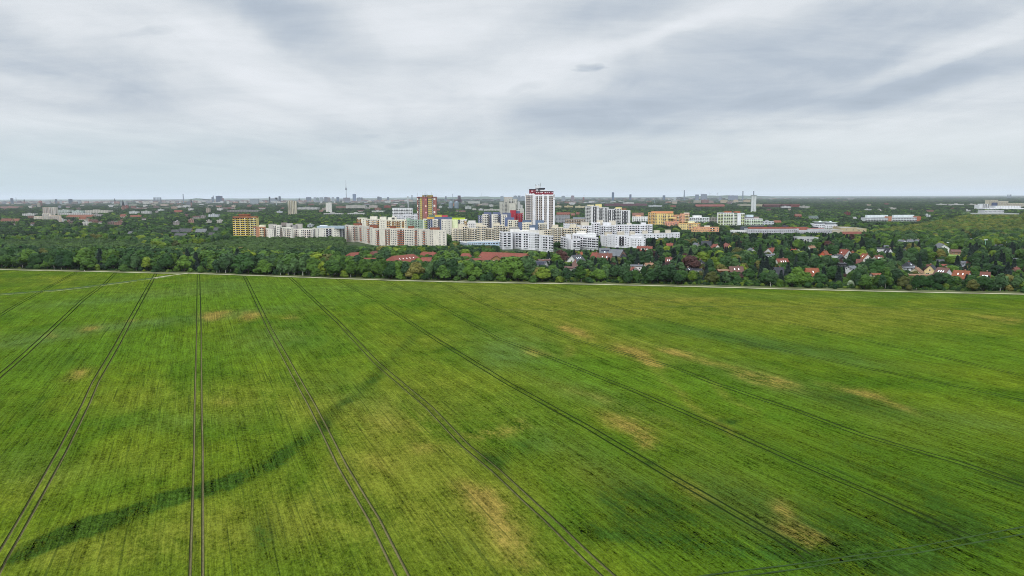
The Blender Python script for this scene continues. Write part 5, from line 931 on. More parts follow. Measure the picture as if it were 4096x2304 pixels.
FB = [ # zoom strip, x0, x1, y top, y base, colour, label, roof
 (1,155,192,278,355,'#5a6474','dark slab tower alone on the skyline at the far left',None,9000),
 (1,262,310,316,350,'#7a6a70','brown block on the skyline right of the dark far left tower',None,9000),
 (1,560,602,348,412,'#a8a294','pale block with a chimney like outline before the brown dome',None),
 (1,690,758,318,352,'#a4a8ac','group of pale grey slabs on the left skyline',None,8000),
 (1,835,862,292,350,'#5c6672','narrow dark tower among pale blocks on the left skyline',None,8500),
 (1,905,938,308,352,'#a0a6ac','pale block right of the narrow dark tower',None,8200),
 (1,1042,1092,292,350,'#4c5a66','dark angular office tower on the left skyline',None,8500),
 (1,1175,1225,306,345,'#9aa2a8','grey block midway along the left skyline',None,8500),
 (1,0,285,404,432,'#a08078','long pale red factory with a white roof at the far left',None),
 (1,340,530,512,545,'#c8c8c4','white flat hall at the left in the trees',None),
 (1,0,50,588,632,'#b07058','house with a red hipped roof at the left edge',"#98503c"),
 (1,50,165,588,632,'#c0a890','double house with a red hipped roof, second from the left edge',"#98503c"),
 (1,175,280,590,630,'#c0b098','house with a salmon hipped roof, third from the left edge',"#a86048"),
 (1,860,1070,455,500,'#b4bcb4','white low housing row right of the grey beige slab',None),
 (1,1090,1260,466,508,'#b8c4bc','pale green tinted housing row at the left',None),
 (1,1262,1640,462,502,'#c0bcb0','long cream housing row at the left',None),
 (1,890,1390,508,530,'#c4c4c0','very long low white hall in front of the housing rows',None),
 (1,1000,1390,532,570,'#b4a498','long building with an orange tiled roof at the left',"#a85c3c"),
 (1,1200,1300,560,612,'#c8beb0','white building with orange roof below the long orange one',"#a85c3c"),
 (1,1390,1540,522,555,'#a4a09c','long brown grey building right of the long orange roof',None),
 (1,1825,1905,522,572,'#c8beb0','building with a white arched gable and orange roof',"#a85840"),
 (1,1965,2100,480,515,'#c4c8c4','white housing block with window bands left of the orange roof strip',None),
 (1,1975,2140,536,560,'#b09078','long orange roof strip among trees',"#b05a44"),
 (1,2155,2290,478,515,'#bcbcb8','grey white block group right of the white housing block',None),
 (1,1835,1925,335,388,'#a4a8ac','pale slab pair behind the dark church spire',None),
 (1,1900,1945,388,435,'#8c5048','dark red brick building beside the church spire',None),
 (1,1850,1905,410,448,'#a88c80','church body at the foot of the dark spire',None),
 (2,55,180,366,392,'#8e9688','row of grey green slabs on the wooded rise',None),
 (2,275,335,380,408,'#c8c8c4','small white block on the wooded rise',None),
 (2,540,645,366,395,'#b8a89c','white and red house group on the wooded rise',None),
 (2,700,785,405,440,'#a89484','beige stepped block among the trees below the chimney',None),
 (2,935,1010,330,372,'#70747c','grey slab pair under the tall thin chimney on the left',None),
 (2,880,985,385,405,'#c0c0bc','small white pavilion row right of the beige stepped block',None),
 (2,500,580,446,470,'#c0c4c0','white bungalow with grey roof in the wood',None),
 (2,740,860,460,495,'#a87060','house with a bright red roof in the wood',"#ac503c"),
 (2,960,1035,435,465,'#c4c4c0','white two part block right of the bright red roof',None),
 (2,1232,1288,430,498,'#a49a8c','square beige tower with an open top in the wood',None),
 (2,1398,1482,432,466,'#c8c8c4','white long block right of the square beige tower',None),
 (2,1265,1420,524,562,'#c8ccd0','white hall with a folded roof in the wood',None),
 (2,1550,2040,464,492,'#84827e','very long grey flat building left above the yellow tower',None),
 (2,1340,1415,725,770,'#9a9ca0','dark roofed house group left of the yellow tower',"#5c5f66"),
 (2,1065,1220,745,800,'#a8b0b0','long house with a pale slate roof in the wood',"#84898c"),
 (2,810,1000,742,792,'#c4b078','house row with cream wall and dark roofs in the wood',"#5c5e62"),
 (2,690,800,758,795,'#8c9094','dark grey roofed house left of the cream walled row',"#54565c"),
 (2,740,920,815,850,'#7c7e80','long dark roof between trees below the cream walled row',"#606266"),
 (2,1265,1345,802,842,'#7c8084','dark roofed house nearest the wood, below the white hall',"#5a5c60"),
 (2,30,105,786,820,'#8a8c8e','grey roofed house at the wood edge on the left',"#74767a"),
 (2,1318,1352,262,318,'#6c7684','slim tower left of the big dark blue block on the skyline',None,9500),
 (2,1382,1472,244,312,'#46566c','big dark blue office block on the skyline',None,9500),
 (2,1470,1502,276,318,'#7c5c60','red brown block touching the big dark blue one',None,9500),
 (2,1548,1580,322,365,'#c4c4c0','white narrow slab below the dark blue block',None),
 (2,1810,1850,322,350,'#b8b8b4','white small block left of the pale slab group',None),
 (2,1900,2030,290,348,'#949ca2','pale grey slab group behind the yellow tower',None,7500),
 (2,2192,2210,258,312,'#4c5a68','thin dark tower right behind the yellow tower',None,9000),
 (3,666,686,256,312,'#4c5864','thin dark tower, left one of the two beside the water tower',None,9000),
 (3,815,845,250,312,'#54606e','round topped dark tower, right one of the two beside the water tower',None,9000),
 (3,680,795,282,318,'#8c949e','grey blue long block between the two dark towers',None,9000),
 (3,1235,1308,262,302,'#6c7684','dark blue grey block left of the domed cathedral',None,10000),
 (3,1350,1388,264,305,'#9aa4ac','pale narrow slab left of the domed cathedral',None,10000),
 (3,1392,1428,268,305,'#6c8078','green domed building on the skyline',None,10000),
 (3,1440,1492,264,305,'#949ea6','pale slab pair right of the domed building',None,10000),
 (3,1512,1560,260,302,'#686e78','dark block midway between dome and television tower',None,10000),
 (3,1560,1602,266,304,'#7c7474','brown block midway between dome and television tower',None,10000),
 (3,1625,1662,262,302,'#a0a8b0','pale slab left of the television tower',None,10500),
 (3,1698,1738,260,304,'#58687c','blue glass block left of the television tower',None,10500),
 (3,1800,1900,270,306,'#6e6870','brown grey block at the foot of the television tower',None,10500),
 (3,1945,1993,214,298,'#6c7e98','tall blue glass hotel tower right of the television tower',None,11000),
 (3,2010,2092,268,302,'#7c848e','grey block right of the blue hotel tower',None,10500),
 (3,1100,1410,418,452,'#b8b8b4','white terraced housing group right of the beige slab high rise',None),
 (3,1480,1580,426,458,'#a8a098','beige low block left of the small white high rise',None),
 (3,1690,1840,400,432,'#8c6c62','red brick row right of the small white high rise',None),
 (3,1842,2130,388,432,'#b8b4ac','long white and brown slab under the blue hotel tower',None),
 (3,2200,2300,386,420,'#b0aca4','pale block right of the long white and brown slab',None),
 (3,1270,1350,362,385,'#8e5c50','house with a dark red hipped roof in the wood',"#7c4438"),
 (3,785,870,476,502,'#b8bcc0','white house with folded roof left of the small high rise',None),
 (3,1500,1790,508,524,'#bcbcb8','long low white building in the wood',None),
 (3,1870,2130,504,522,'#c4c4c0','long thin white building right of the low white one',None),
 (3,848,935,650,705,'#b8b0a4','house with a pointed gable behind the white chain',"#8a7a70"),
 (3,1250,1340,680,720,'#aab0b4','pale flat house behind the white chain roofs',None),
 (4,485,605,388,425,'#b4aca4','white flat block midway to the red and yellow tower',None),
 (4,565,665,425,460,'#8c6a5c','brown brick block midway to the red and yellow tower',None),
 (4,708,810,390,425,'#8c4c44','dark red block midway to the red and yellow tower',None),
 (4,518,715,470,492,'#c4c4c0','low white flat roof row in the trees',None),
 (4,150,410,508,524,'#c0c0bc','thin white row behind the cream slab',None),
 (4,605,640,254,300,'#56606c','dark block on the skyline left of the white minaret like tower',None,10500),
 (4,640,672,262,302,'#66707c','second dark block on the skyline, touching the first',None,10500),
 (4,755,785,262,304,'#5c6674','dark stepped block on the middle skyline',None,10500),
 (4,1062,1082,250,318,'#c0c4c4','white round tower with a dark cap left of the red and yellow tower',None,7000),
 (4,1068,1086,358,425,'#a8acac','pale narrow tower standing over the ribbon windowed school',None),
 (4,1832,1877,238,300,'#4a3440','dark purple square tower on the skyline',None,7500),
 (4,1780,1900,298,325,'#5c444c','dark purple wide base under the square tower',None,7500),
 (4,1990,2170,325,358,'#b8b8b4','white terraced group right of the purple tower',None),
 (4,1750,1840,355,400,'#a87c64','copper coloured block with a white base',None),
 (4,1945,2040,403,445,'#b8bcb8','white four storey block in the trees, right of the copper one',None),
 (4,1500,1560,440,468,'#a06a58','small salmon roofed building right of the red and yellow tower',"#a86450"),
 (4,1545,1592,398,425,'#c4c8c4','small white block right of the red and yellow tower',None),
 (4,1640,1663,250,272,'#5c6470','small block on the skyline hill',None,10500),
 (5,770,815,246,272,'#8e98a4','pale slab trio on the skyline left of the grey ziggurat tower',None,10000),
 (5,968,1026,240,272,'#8a949e','first pale skyline slab between the two tallest blocks',None,10000),
 (5,1032,1076,238,274,'#7e8894','second pale skyline slab between the two tallest blocks',None,10000),
 (5,1088,1140,246,274,'#88929c','third pale skyline slab between the two tallest blocks',None,10000),
 (5,1030,1070,332,372,'#c8c8c4','white block just left of the tall white tower',None,2900),
 (5,1060,1110,383,420,'#c0c0bc','white low block behind the dark tree left of the tall white tower',None,2300),
 (5,600,660,375,410,'#bcbcb8','white narrow block left of the grey ziggurat tower',None),
 (5,520,760,448,470,'#c0beb4','low pale row left of the grey ziggurat tower',None),
 (5,1702,1755,242,275,'#9098a2','pale slab pair on the skyline right of the tall white tower',None,10000),
 (5,1845,1895,238,275,'#8c7c84','rose grey slab on the skyline right of the tall white tower',None,9500),
 (5,2025,2050,262,285,'#885a54','small brick block on the skyline',None,9000),
 (5,1605,1700,392,420,'#c4b89c','cream flat building right of the tall white tower',None),
 (5,1745,1875,394,420,'#c4b48c','yellow cream flat building, second right of the tall white tower',None),
 (5,1910,2055,398,425,'#cabf9c','yellow cream long building, third right of the tall white tower',None),
 (5,1628,1835,495,535,'#b8a89c','row with an orange red roof right of the tall white tower',"#ac5440"),
 (5,1850,1905,508,545,'#b87868','salmon roofed house right of the orange red row',"#a86050"),
 (5,1925,1975,490,530,'#b87c6c','salmon hipped house left of the four grey slab towers',"#a05848"),
 (5,1750,1925,330,352,'#94685c','long dull red roofs far behind the orange red row',"#8c5a50"),
 (6,563,597,188,275,'#48607a','slim dark teal tower on the right skyline',None,9500),
 (6,832,862,220,250,'#54607a','dark square block on the right skyline',None,10500),
 (6,1340,1378,234,262,'#5c6c80','dark block midway between the square block and the far chimney',None,10500),
 (6,1508,1540,268,305,'#b0b8bc','white slab below the far chimney',None),
 (6,460,860,362,398,'#6c4850','long dark purple brick hospital row',None),
 (6,740,900,340,362,'#c0c0bc','white flat row above the purple brick one',None),
 (6,860,1100,362,395,'#705058','second dark purple row, right of the first',None),
 (6,1135,1330,388,408,'#c8ccd0','long white roof below the allotment strip',None),
 (6,1460,1540,388,412,'#a85c50','small house pair with red roofs in the middle of the right half',"#a05044"),
 (6,1820,1925,312,345,'#aca698','beige slab left of the brick towers on the right',None),
 (6,1935,2045,300,352,'#8c6a66','brick red high block group on the right',None),
 (6,2045,2115,316,352,'#9c8680','rose beige block right of the brick group',None),
 (6,2220,2290,305,350,'#b4a890','cream block at right of the rose beige one',None),
 (6,1850,2290,374,408,'#a05c54','long hall with a bright red roof, left of the tall chimney',"#a8483e"),
 (6,880,1050,500,560,'#b4907c','salmon and white house group left of the peach block',"#b07058"),
 (6,1840,1890,222,262,'#7c8698','grey blue block group on the skyline hill, left part',None,9500),
 (6,1928,2012,216,262,'#848c9a','grey blue block group on the skyline hill, right part',None,9500),
 (6,2055,2190,576,630,'#8f8c82','grey brown block with balconies right of the green tinted one',None,1420),
 (7,100,140,250,300,'#8c94a0','pale slab near the first of two chimneys',None,8500),
 (7,250,390,236,290,'#848c9c','grey block row between the two chimneys',None,9500),
 (7,130,230,308,350,'#b8a890','cream housing block at the left of the tall chimney',None),
 (7,325,395,302,342,'#c0b098','pale yellow block left of the tall chimney',None),
 (7,480,580,302,338,'#b8a68c','tan block just left of the tall chimney',None),
 (7,410,640,370,398,'#a8a494','long low grey hall at the foot of the tall chimney',None),
 (7,650,780,370,405,'#b0a88c','cream hall just right of the tall chimney',None),
 (7,795,1055,366,415,'#5c3c3e','dark brick factory with red roof parts, right of the tall chimney',"#6e3c38"),
 (7,1060,1200,366,415,'#54383c','dark brick factory, middle part',"#683a36"),
 (7,1200,1340,368,415,'#7a3c38','red brown brick factory, right part',"#7c3c34"),
 (7,1060,1200,402,428,'#c4c4c4','white low sheds in front of the brick factory',None),
 (7,1340,1480,398,432,'#a8a8a0','grey works hall right of the brick factory',None),
 (7,1490,1620,545,592,'#c4c8c8','white house with a grey green roof among the trees',"#6c847c"),
 (7,1270,1365,518,562,'#9c5c4c','house with a big orange brown roof among the trees',"#a05a48"),
 (7,2040,2105,492,535,'#6c3c3c','dark red square house among the trees',None),
 (7,768,940,632,680,'#c8ccd0','white cube block right of the white slab with green balconies',None),
 (7,930,1055,618,650,'#b8805c','orange roofed row right of the white cube block',"#b06444"),
 (7,2135,2205,562,590,'#c0c4c4','small white pointed house on the right',"#b0b4b4"),
 (7,1985,2290,790,825,'#c4c0bc','long building with a red roof at the right end of the shopping street',"#a8503c"),
 (8,970,1040,530,562,'#c4c8c8','small white block right of the glass roofed building',None),
 (8,40,140,448,462,'#c0c0c0','thin white roof in the right woods',None),
 (8,345,402,352,375,'#8c4840','dark red roofed house in the right woods',"#7c403a"),
 (8,1150,1290,366,382,'#c0c0bc','white low row in the right woods',None),
 (8,1360,1550,366,384,'#c4c4c0','second white low row in the right woods',None),
 (8,1620,1740,366,382,'#c0bcb4','third white low row in the right woods, nearest the clinic',None),
 (8,1745,1790,405,440,'#c8c8c4','white annex at the left foot of the clinic',None),
]
for q in FB:
    R, a, b_, t_, bb_, c_, lb, rf = q[:8]; D = q[8] if len(q) > 8 else None
    far(R, a, b_, t_, bb_, c_, lb, roof=rf, D=D)
# small far buildings that fill the town, nearest ones as things, the rest as one mass
PAL = ['#b8b4ac', '#c4c0ba', '#9a9490', '#a88478', '#8c6a60', '#b4a898', '#8a8e96', '#c8c8c8', '#7c6c68']; RPL = [None, None, None, '#7c5046', '#744a44', None, '#685048', None]
LMX = [(120, 'the far left skyline tower'), (330, 'the narrow dark skyline tower'), (480, 'the dark church spire'), (640, 'the gas holder frame'), (760, 'the thin left chimney'), (900, 'the dark blue skyline block'), (1010, 'the yellow high rise'), (1160, 'the beige slab high rise'), (1310, 'the green skyline dome'), (1400, 'the television tower'), (1560, 'the white minaret like tower'), (1710, 'the red and yellow tower'), (1860, 'the purple skyline tower'), (2010, 'the grey ziggurat high rise'), (2160, 'the tallest white tower'), (2300, 'the cream flat buildings'), (2450, 'the four grey slab towers'), (2620, 'the white slab end'), (2740, 'the far dark chimney'), (2880, 'the green balcony high rise'), (3015, 'the tall pale chimney'), (3180, 'the brick factory'), (3340, 'the pyramid topped office'), (3560, 'the long glass roofed building'), (3760, 'the wooded hill'), (3960, 'the ziggurat housing complex')]
def landmark(x): return min(LMX, key=lambda q: abs(q[0]-x))[1]
ORD = ['first', 'second', 'third', 'fourth', 'fifth', 'sixth', 'seventh', 'eighth', 'ninth', 'tenth', 'eleventh', 'twelfth', 'thirteenth', 'fourteenth', 'fifteenth', 'sixteenth', 'seventeenth', 'eighteenth', 'nineteenth', 'twentieth', 'twenty first', 'twenty second', 'twenty third', 'twenty fourth', 'twenty fifth', 'twenty sixth', 'twenty seventh', 'twenty eighth', 'twenty ninth', 'thirtieth']
cand = []
BANDS = [((0, 1700), (799, 815), 900, (10, 40), (8, 22)), ((1700, 2900), (793, 806), 620, (10, 40), (8, 22)), ((2900, 3500), (788, 800), 70, (10, 34), (6, 14)), ((0, 1700), (815, 838), 150, (10, 34), (6, 12)), ((1700, 3000), (806, 826), 160, (10, 36), (6, 12)), ((3000, 4090), (790, 850), 34, (10, 30), (5, 8)), ((900, 3000), (826, 852), 60, (10, 24), (6, 9)), ((0, 900), (838, 900), 40, (9, 20), (6, 9)), ((3000, 4096), (782.5, 789), 70, (14, 60), (5, 10))]
for (xa, xb), (ya, yb), k, (wa, wb), (ha, hb) in BANDS:
    for _ in range(k):
        x = rng.uniform(xa, xb); y = rng.uniform(ya, yb) - (x-1000)*.004*(ya > 790); D = dist_from_base(x, y, 0)
        cand.append((x, y, D, rng.uniform(wa, wb)*(1+D/12000), rng.uniform(ha, hb), PAL[rng.integers(len(PAL))], RPL[rng.integers(len(RPL))]))
cand = [c for c in cand if not any(z[0]-6 < c[0] < z[1]+6 and z[2]-3 < c[1] < z[3]+6 for z in ZONES)]
cand.sort(key=lambda c: -(c[3]*c[4])/c[2]**2)
FILL = 300-NB-40
groups = {}; mass = MB(); mass_m = []; mmap = {}
for i, (x, y, D, wd, h, c_, rf) in enumerate(cand):
    A = ground(x, y, 0); D = min(A[1], 13500) if A[1] > 0 else 13000
    P_ = at(x, y, D); h = h*(1 if D < 4500 else 1.5)
    if i < FILL:
        hh = h*F/D; o = far(0, x-wd/2*F/D, x+wd/2*F/D, proj(np.array([P_[0], D, h]))[0, 1], y, c_, None, roof=rf, D=D, group='small distant buildings')
        tone = {'#b8b4ac': 'pale grey', '#c4c0ba': 'cream white', '#9a9490': 'brown grey', '#a88478': 'salmon', '#8c6a60': 'brick', '#b4a898': 'beige', '#8a8e96': 'blue grey', '#c8c8c8': 'white', '#7c6c68': 'dark brown'}[c_]
        groups.setdefault((tone, 'tiled' if rf else 'flat', landmark(x), 'far' if D > 3500 else 'nearer'), []).append((x, o))
    else:
        key = (c_, rf)
        mmap.setdefault(key, []).append((P_[0], D, wd/2, h))
for (tone, rk, lm, fr_), lst in groups.items():
    lst.sort(key=lambda q: q[0])
    for k, (x, o) in enumerate(lst):
        base_ = '%s %s %s roofed building by %s' % ('distant' if fr_ == 'far' else 'small', tone, rk, lm)
        o['label'] = base_ if len(lst) == 1 else base_+', '+ORD[k]+' from left'
keys = sorted({k[0] for k in mmap}); mats_ = [rowmat(k) for k in keys]+[GRAVEL, tilemat('#94584a')]
for (c_, rf), lst in mmap.items():
    mi = keys.index(c_); ti = len(keys)+(1 if rf else 0)
    for x, y, hw, h in lst: mass.box(x-hw, x+hw, y, y+min(30, hw), 0, h, mi, ti)
if mass.v: tag(mass.obj('distant_city', mats_), 'mass of tiny far off town buildings along the skyline', 'city', kind='stuff')

# landmarks of the skyline
def tower_mesh(name, label, cat, x, y_top, D, prof, colr, n=16):
    P_ = at(x, y_top, D); mb = MB(); mb.lathe([(r, z*P_[2]) for r, z in prof], n); o = mb.obj(name, hexmat(colr)); o.location = (P_[0], D, 0); tag(o, label, cat); return o, P_[2]
P_ = at(1383, 720, 11500); H = P_[2]; tv = thing('television_tower', 'slender television tower with a ball and needle on the skyline', 'television tower', (P_[0], 11500, 0))
s_ = H/368
mb = MB(); mb.lathe([(16*s_, 0), (9*s_, 40*s_), (6.5*s_, 120*s_), (5*s_, 200*s_)], 16); mb.obj('shaft', hexmat('#8c9298'), tv)
mb = MB(); mb.lathe([(5*s_, 198*s_), (13*s_, 202*s_), (17.5*s_, 210*s_), (19*s_, 218*s_), (17.5*s_, 226*s_), (12*s_, 234*s_), (5*s_, 238*s_)], 20); mb.obj('ball', mat('steel_cladding', (120, 126, 134), .5), tv)
mb = MB(); mb.lathe([(7*s_, 238*s_), (6*s_, 255*s_), (3.6*s_, 258*s_), (3.4*s_, 300*s_), (2.2*s_, 301*s_), (1.2*s_, 368*s_)], 10); mb.obj('antenna_mast', hexmat('#74747c'), tv)
CHM = [(4, 1130, 232, 278, 'left one of the twin chimneys on the middle skyline', 9500, 4.5), (4, 1147, 232, 278, 'right one of the twin chimneys on the middle skyline', 9500, 4.5), (2, 885, 212, 318, 'tall thin grey chimney on the left skyline', 8000, 6), (6, 1668, 158, 246, 'tall thin dark chimney on the right skyline', 9500, 9),
       (7, 465, 170, 272, 'tall grey chimney left of the pale thick one', 8500, 8), (7, 629, 170, 240, 'thin chimney rising exactly behind the thick pale one', 8500, 8), (2, 1345, 238, 275, 'short chimney beside the dark blue skyline block', 9500, 8), (8, 2219, 222, 250, 'left one of the three stacks at the right skyline', 13000, 11), (8, 2252, 222, 250, 'middle one of the three stacks at the right skyline', 13000, 11), (8, 2264, 222, 250, 'right one of the three stacks at the right skyline', 13000, 11), (4, 1755, 212, 265, 'thin mast left of the purple skyline tower', 9500, 3), (1, 243, 268, 305, 'short thin mast at the left skyline', 9000, 4), (6, 1210, 286, 310, 'small brick stack far behind the peach block', 6000, 3)]
for R, zx, zt_, zb_, lb, D, rr in CHM:
    x, y = zp(R, zx, zt_); P_ = at(x, y, D); t = thing('chimney_stack', lb, 'chimney', (P_[0], D, 0)); mb = MB(); mb.lathe([(rr, 0), (rr*.7, P_[2])], 12); mb.obj('shaft', hexmat('#64707c'), t); mb = MB(); mb.lathe([(rr*.74, P_[2]-P_[2]*.06), (rr*.74, P_[2]), (rr*.5, P_[2])], 12); mb.obj('rim', hexmat('#4c545c'), t)
x, y = zp(7, 634, 226); D = 2250; P_ = at(x, y, D); t = thing('chimney_stack', 'thick pale concrete chimney with ribbed sides, rising from the woods', 'chimney', (P_[0], D, 0))
mb = MB(); w_ = 7.5
for dx in (-w_*.55, w_*.5): mb.lathe([(w_*.62, 0), (w_*.5, P_[2]-1.5)], 14, c=(dx, 0))
mb.box(-w_*.5, w_*.5, -2, 2, 0, P_[2]-2); mb.obj('shaft', hexmat('#b4b8b8'), t)
mb = MB(); mb.box(-w_*1.25, w_*1.2, -4.5, 4.5, P_[2]-2.6, P_[2]-.6); mb.obj('rim', hexmat('#8c9494'), t)
# gas holder frame
x0, y0 = zp(2, 414, 266); x1, _ = zp(2, 518, 266); D = 9200; A, B = at(x0, y0, D), at(x1, y0, D); t = thing('gas_holder', 'open lattice frame of a round gas holder on the left skyline', 'gas holder', ((A[0]+B[0])/2, D+45, 0)); rr = (B[0]-A[0])/2
for i in range(16):
    a = 2*PI*i/16; mb = MB(); mb.tube((rr*math.cos(a), rr*math.sin(a), 0), (rr*math.cos(a), rr*math.sin(a), A[2]), 2.3, 2, 6); mb.obj('column', hexmat('#4c5660'), t)
for zf in (.62, .8, .98):
    mb = MB(); 
    for i in range(32): a, a2 = 2*PI*i/32, 2*PI*(i+1)/32; mb.tube((rr*math.cos(a), rr*math.sin(a), A[2]*zf), (rr*math.cos(a2), rr*math.sin(a2), A[2]*zf), 1.6, 1.6, 5)
    mb.obj('ring_girder', hexmat('#4c5660'), t)
# church spires and the brown dome
for R, zx, zt_, D, wd, lb in ((1, 1872, 300, 3400, 9, 'church tower with a dark pointed spire rising from the woods'), (1, 1748, 275, 7500, 12, 'thin far church spire left of the dark pointed one'), (2, 1006, 276, 5200, 8, 'dark slim church spire under the long low hill'), (1, 367, 285, 9000, 12, 'tiny church spire on the far left skyline'), (3, 1130, 262, 9500, 14, 'small dark steeple on the skyline above the beige slab'), (4, 372, 258, 9500, 12, 'short steeple on the skyline right of the blue hotel tower')):
    x, y = zp(R, zx, zt_); P_ = at(x, y, D); t = thing('church_tower', lb, 'church tower', (P_[0], D, 0)); h = P_[2]
    mb = MB(); mb.box(-wd/2, wd/2, -wd/2, wd/2, 0, h*.52); mb.obj('wall', hexmat('#74584e'), t)
    mb = MB(); tp = (0, 0, h); c4 = [(-wd*.56, -wd*.56, h*.52), (wd*.56, -wd*.56, h*.52), (wd*.56, wd*.56, h*.52), (-wd*.56, wd*.56, h*.52)]
    for i in range(4): mb.face([c4[i], c4[(i+1) % 4], tp])
    mb.face(c4[::-1]); mb.obj('spire', hexmat('#2c3236'), t)
x, y = zp(1, 612, 312); D = 6000; P_ = at(x, y, D); t = thing('domed_hall', 'brown domed hall beside a pale block on the left', 'domed building', (P_[0], D, 0)); h = P_[2]; r_ = 46/3.813/2*D/F*1.2
mb = MB(); mb.lathe([(r_*.95, 0), (r_*.95, h*.6), (r_, h*.62), (r_*.9, h*.8), (r_*.6, h*.94), (.1, h)], 20); mb.obj('dome', hexmat('#6c4a44'), t)
# two grey domes (observatory-like tanks)
for zx, lb in ((1728, 'left one of two grey spherical domes'), (1815, 'right one of two grey spherical domes')):
    x, y = zp(4, zx, 322); D = 3300; P_ = at(x, y, D); t = thing('storage_dome', lb+' beside the copper coloured block', 'dome', (P_[0], D, 0)); r_ = 34/3.813*D/F; h = P_[2]
    mb = MB(); mb.lathe([(r_, 0), (r_, max(1, h-r_))]+[(r_*math.cos(a), h-r_+r_*math.sin(a)) for a in (.3, .6, .9, 1.2, 1.55)], 18); mb.obj('dome', hexmat('#6c7880'), t)
# water tower beside the thin dark towers
x, y = zp(3, 779, 268); D = 5200; P_ = at(x, y, D); t = thing('water_tower', 'mushroom shaped water tower between two dark far towers', 'water tower', (P_[0], D, 0)); h = P_[2]
mb = MB(); mb.lathe([(4, 0), (3.4, h*.8)], 12); mb.obj('shaft', hexmat('#8c9494'), t); mb = MB(); mb.lathe([(3.4, h*.78), (10, h*.93), (10.5, h), (.1, h)], 16); mb.obj('tank', hexmat('#4c545a'), t)
# wind turbines far out
for R, zx, zt_, lb in ((5, 42, 212, 'leftmost turbine, above the pale domes'), (5, 482, 208, 'turbine left of the grey ziggurat tower'), (5, 808, 212, 'turbine exactly above the grey ziggurat tower'), (5, 998, 218, 'turbine just left of the tallest white tower'), (5, 1785, 222, 'turbine first right of the tallest white tower'), (5, 2045, 218, 'turbine second right of the tallest white tower'), (6, 2057, 190, 'turbine left of the grey chimney, inner one'), (6, 2172, 190, 'turbine left of the grey chimney, outer one'), (6, 1928, 200, 'turbine over the skyline hill blocks'), (7, 75, 192, 'turbine between the far dark chimney and the grey one')):
    x, y = zp(R, zx, zt_); D = 16000; P_ = at(x, y+4, D); t = thing('wind_turbine', 'tiny far wind '+lb, 'wind turbine', (P_[0], D, 0), group='wind turbines on the horizon'); h = P_[2]
    mb = MB(); mb.tube((0, 0, 0), (0, 0, h), 3, 1.8, 6); mb.obj('mast', hexmat('#a4acb2'), t)
    for k in range(3): a = R_(90+120*k+zx); mb = MB(); mb.tube((0, -4, h), (38*math.cos(a), -4, h+38*math.sin(a)), 1.8, .6, 5); mb.obj('rotor_blade', hexmat('#a4acb2'), t)
# floodlight masts of the sports ground
for R, zx, zt_, zb_, lb in ((8, 1880, 915, 1056, 'pale green floodlight mast with a crossbar, in the garden colony'), (8, 1308, 955, 1030, 'thin floodlight mast beside the white villa'), (8, 2215, 950, 1010, 'grey floodlight mast near the right edge')):
    x, y = zp(R, zx, zb_); D = dist_from_base(x, y+10, 0); P_ = at(*zp(R, zx, zt_), D); t = thing('floodlight_mast', lb, 'floodlight mast', (P_[0], D, 0)); h = P_[2]
    ZONES.append((x-3, x+3, zp(R, 0, zt_)[1], y, D))
    mb = MB(); mb.tube((0, 0, 0), (0, 0, h), .32, .2, 8); mb.obj('mast', hexmat('#7fae98'), t)
    mb = MB(); mb.box(-1.8, 1.8, -.2, .2, h-.25, h+.1); mb.obj('crossbar', hexmat('#c0c8c4'), t)
    for dx in (-1.3, -.4, .5, 1.4): mb = MB(); mb.box(dx-.35, dx+.35, -.5, -.21, h-.1, h+.6); mb.obj('lamp', hexmat('#d8dcdc'), t)
# small lawn of the sports ground
x, y = zp(8, 1380, 1135); q = ground(x, y); m_ = MB(); m_.face([(q[0]-22, q[1]-18, .01), (q[0]+22, q[1]-18, .01), (q[0]+26, q[1]+22, .01), (q[0]-24, q[1]+22, .01)]); o = m_.obj('lawn', mat('mown_lawn', (104, 128, 62), .95, .2, .1)); tag(o, None, None, kind='structure')
FOOT.append((q[0], q[1], 24, 22, 0)); ZONES.append((x-16, x+26, y-6, y+5, q[1]-20))

# far hills
hm = mat('hill_woods', (58, 74, 58), .95, .3, .002); mb = MB()
def hill(x0, x1, yt, D, dp=1500, seed=0):
    n_ = 24; A = []
    for i in range(n_+1):
        x = x0+(x1-x0)*i/n_; e = math.sin(PI*i/n_)**.8*(1+.18*math.sin(i*1.3+seed)+.1*math.sin(i*3.1+seed)); yy = horizon(x)+1.5+(yt-horizon(x)-1.5)*e
        p = at(x, yy, D); A.append((p[0], D, max(p[2], 0)))
    for a, b_ in zip(A, A[1:]): mb.face([(a[0], D-dp*.5, 0), (b_[0], D-dp*.5, 0), b_, a]); mb.face([a, b_, (b_[0], D+dp, 0), (a[0], D+dp, 0)])
for a in ((zp(2, 1000, 0)[0], zp(2, 1210, 0)[0], zp(2, 0, 280)[1], 14000, 1500, 1), (zp(1, 1700, 0)[0], zp(1, 2150, 0)[0], zp(1, 0, 302)[1], 15000, 1500, 2), (1740, 2100, 786.5, 16000, 1500, 3), (2720, 3080, zp(6, 0, 236)[1], 14500, 1500, 4), (-200, 700, 798, 22000, 2500, 5), (700, 1500, 793.5, 24000, 2500, 6), (1400, 2700, 788.0, 23000, 2500, 7), (2700, 4500, 784.0, 26000, 2500, 8)): hill(*a)
tag(mb.obj('hills', hm), None, None, kind='structure')

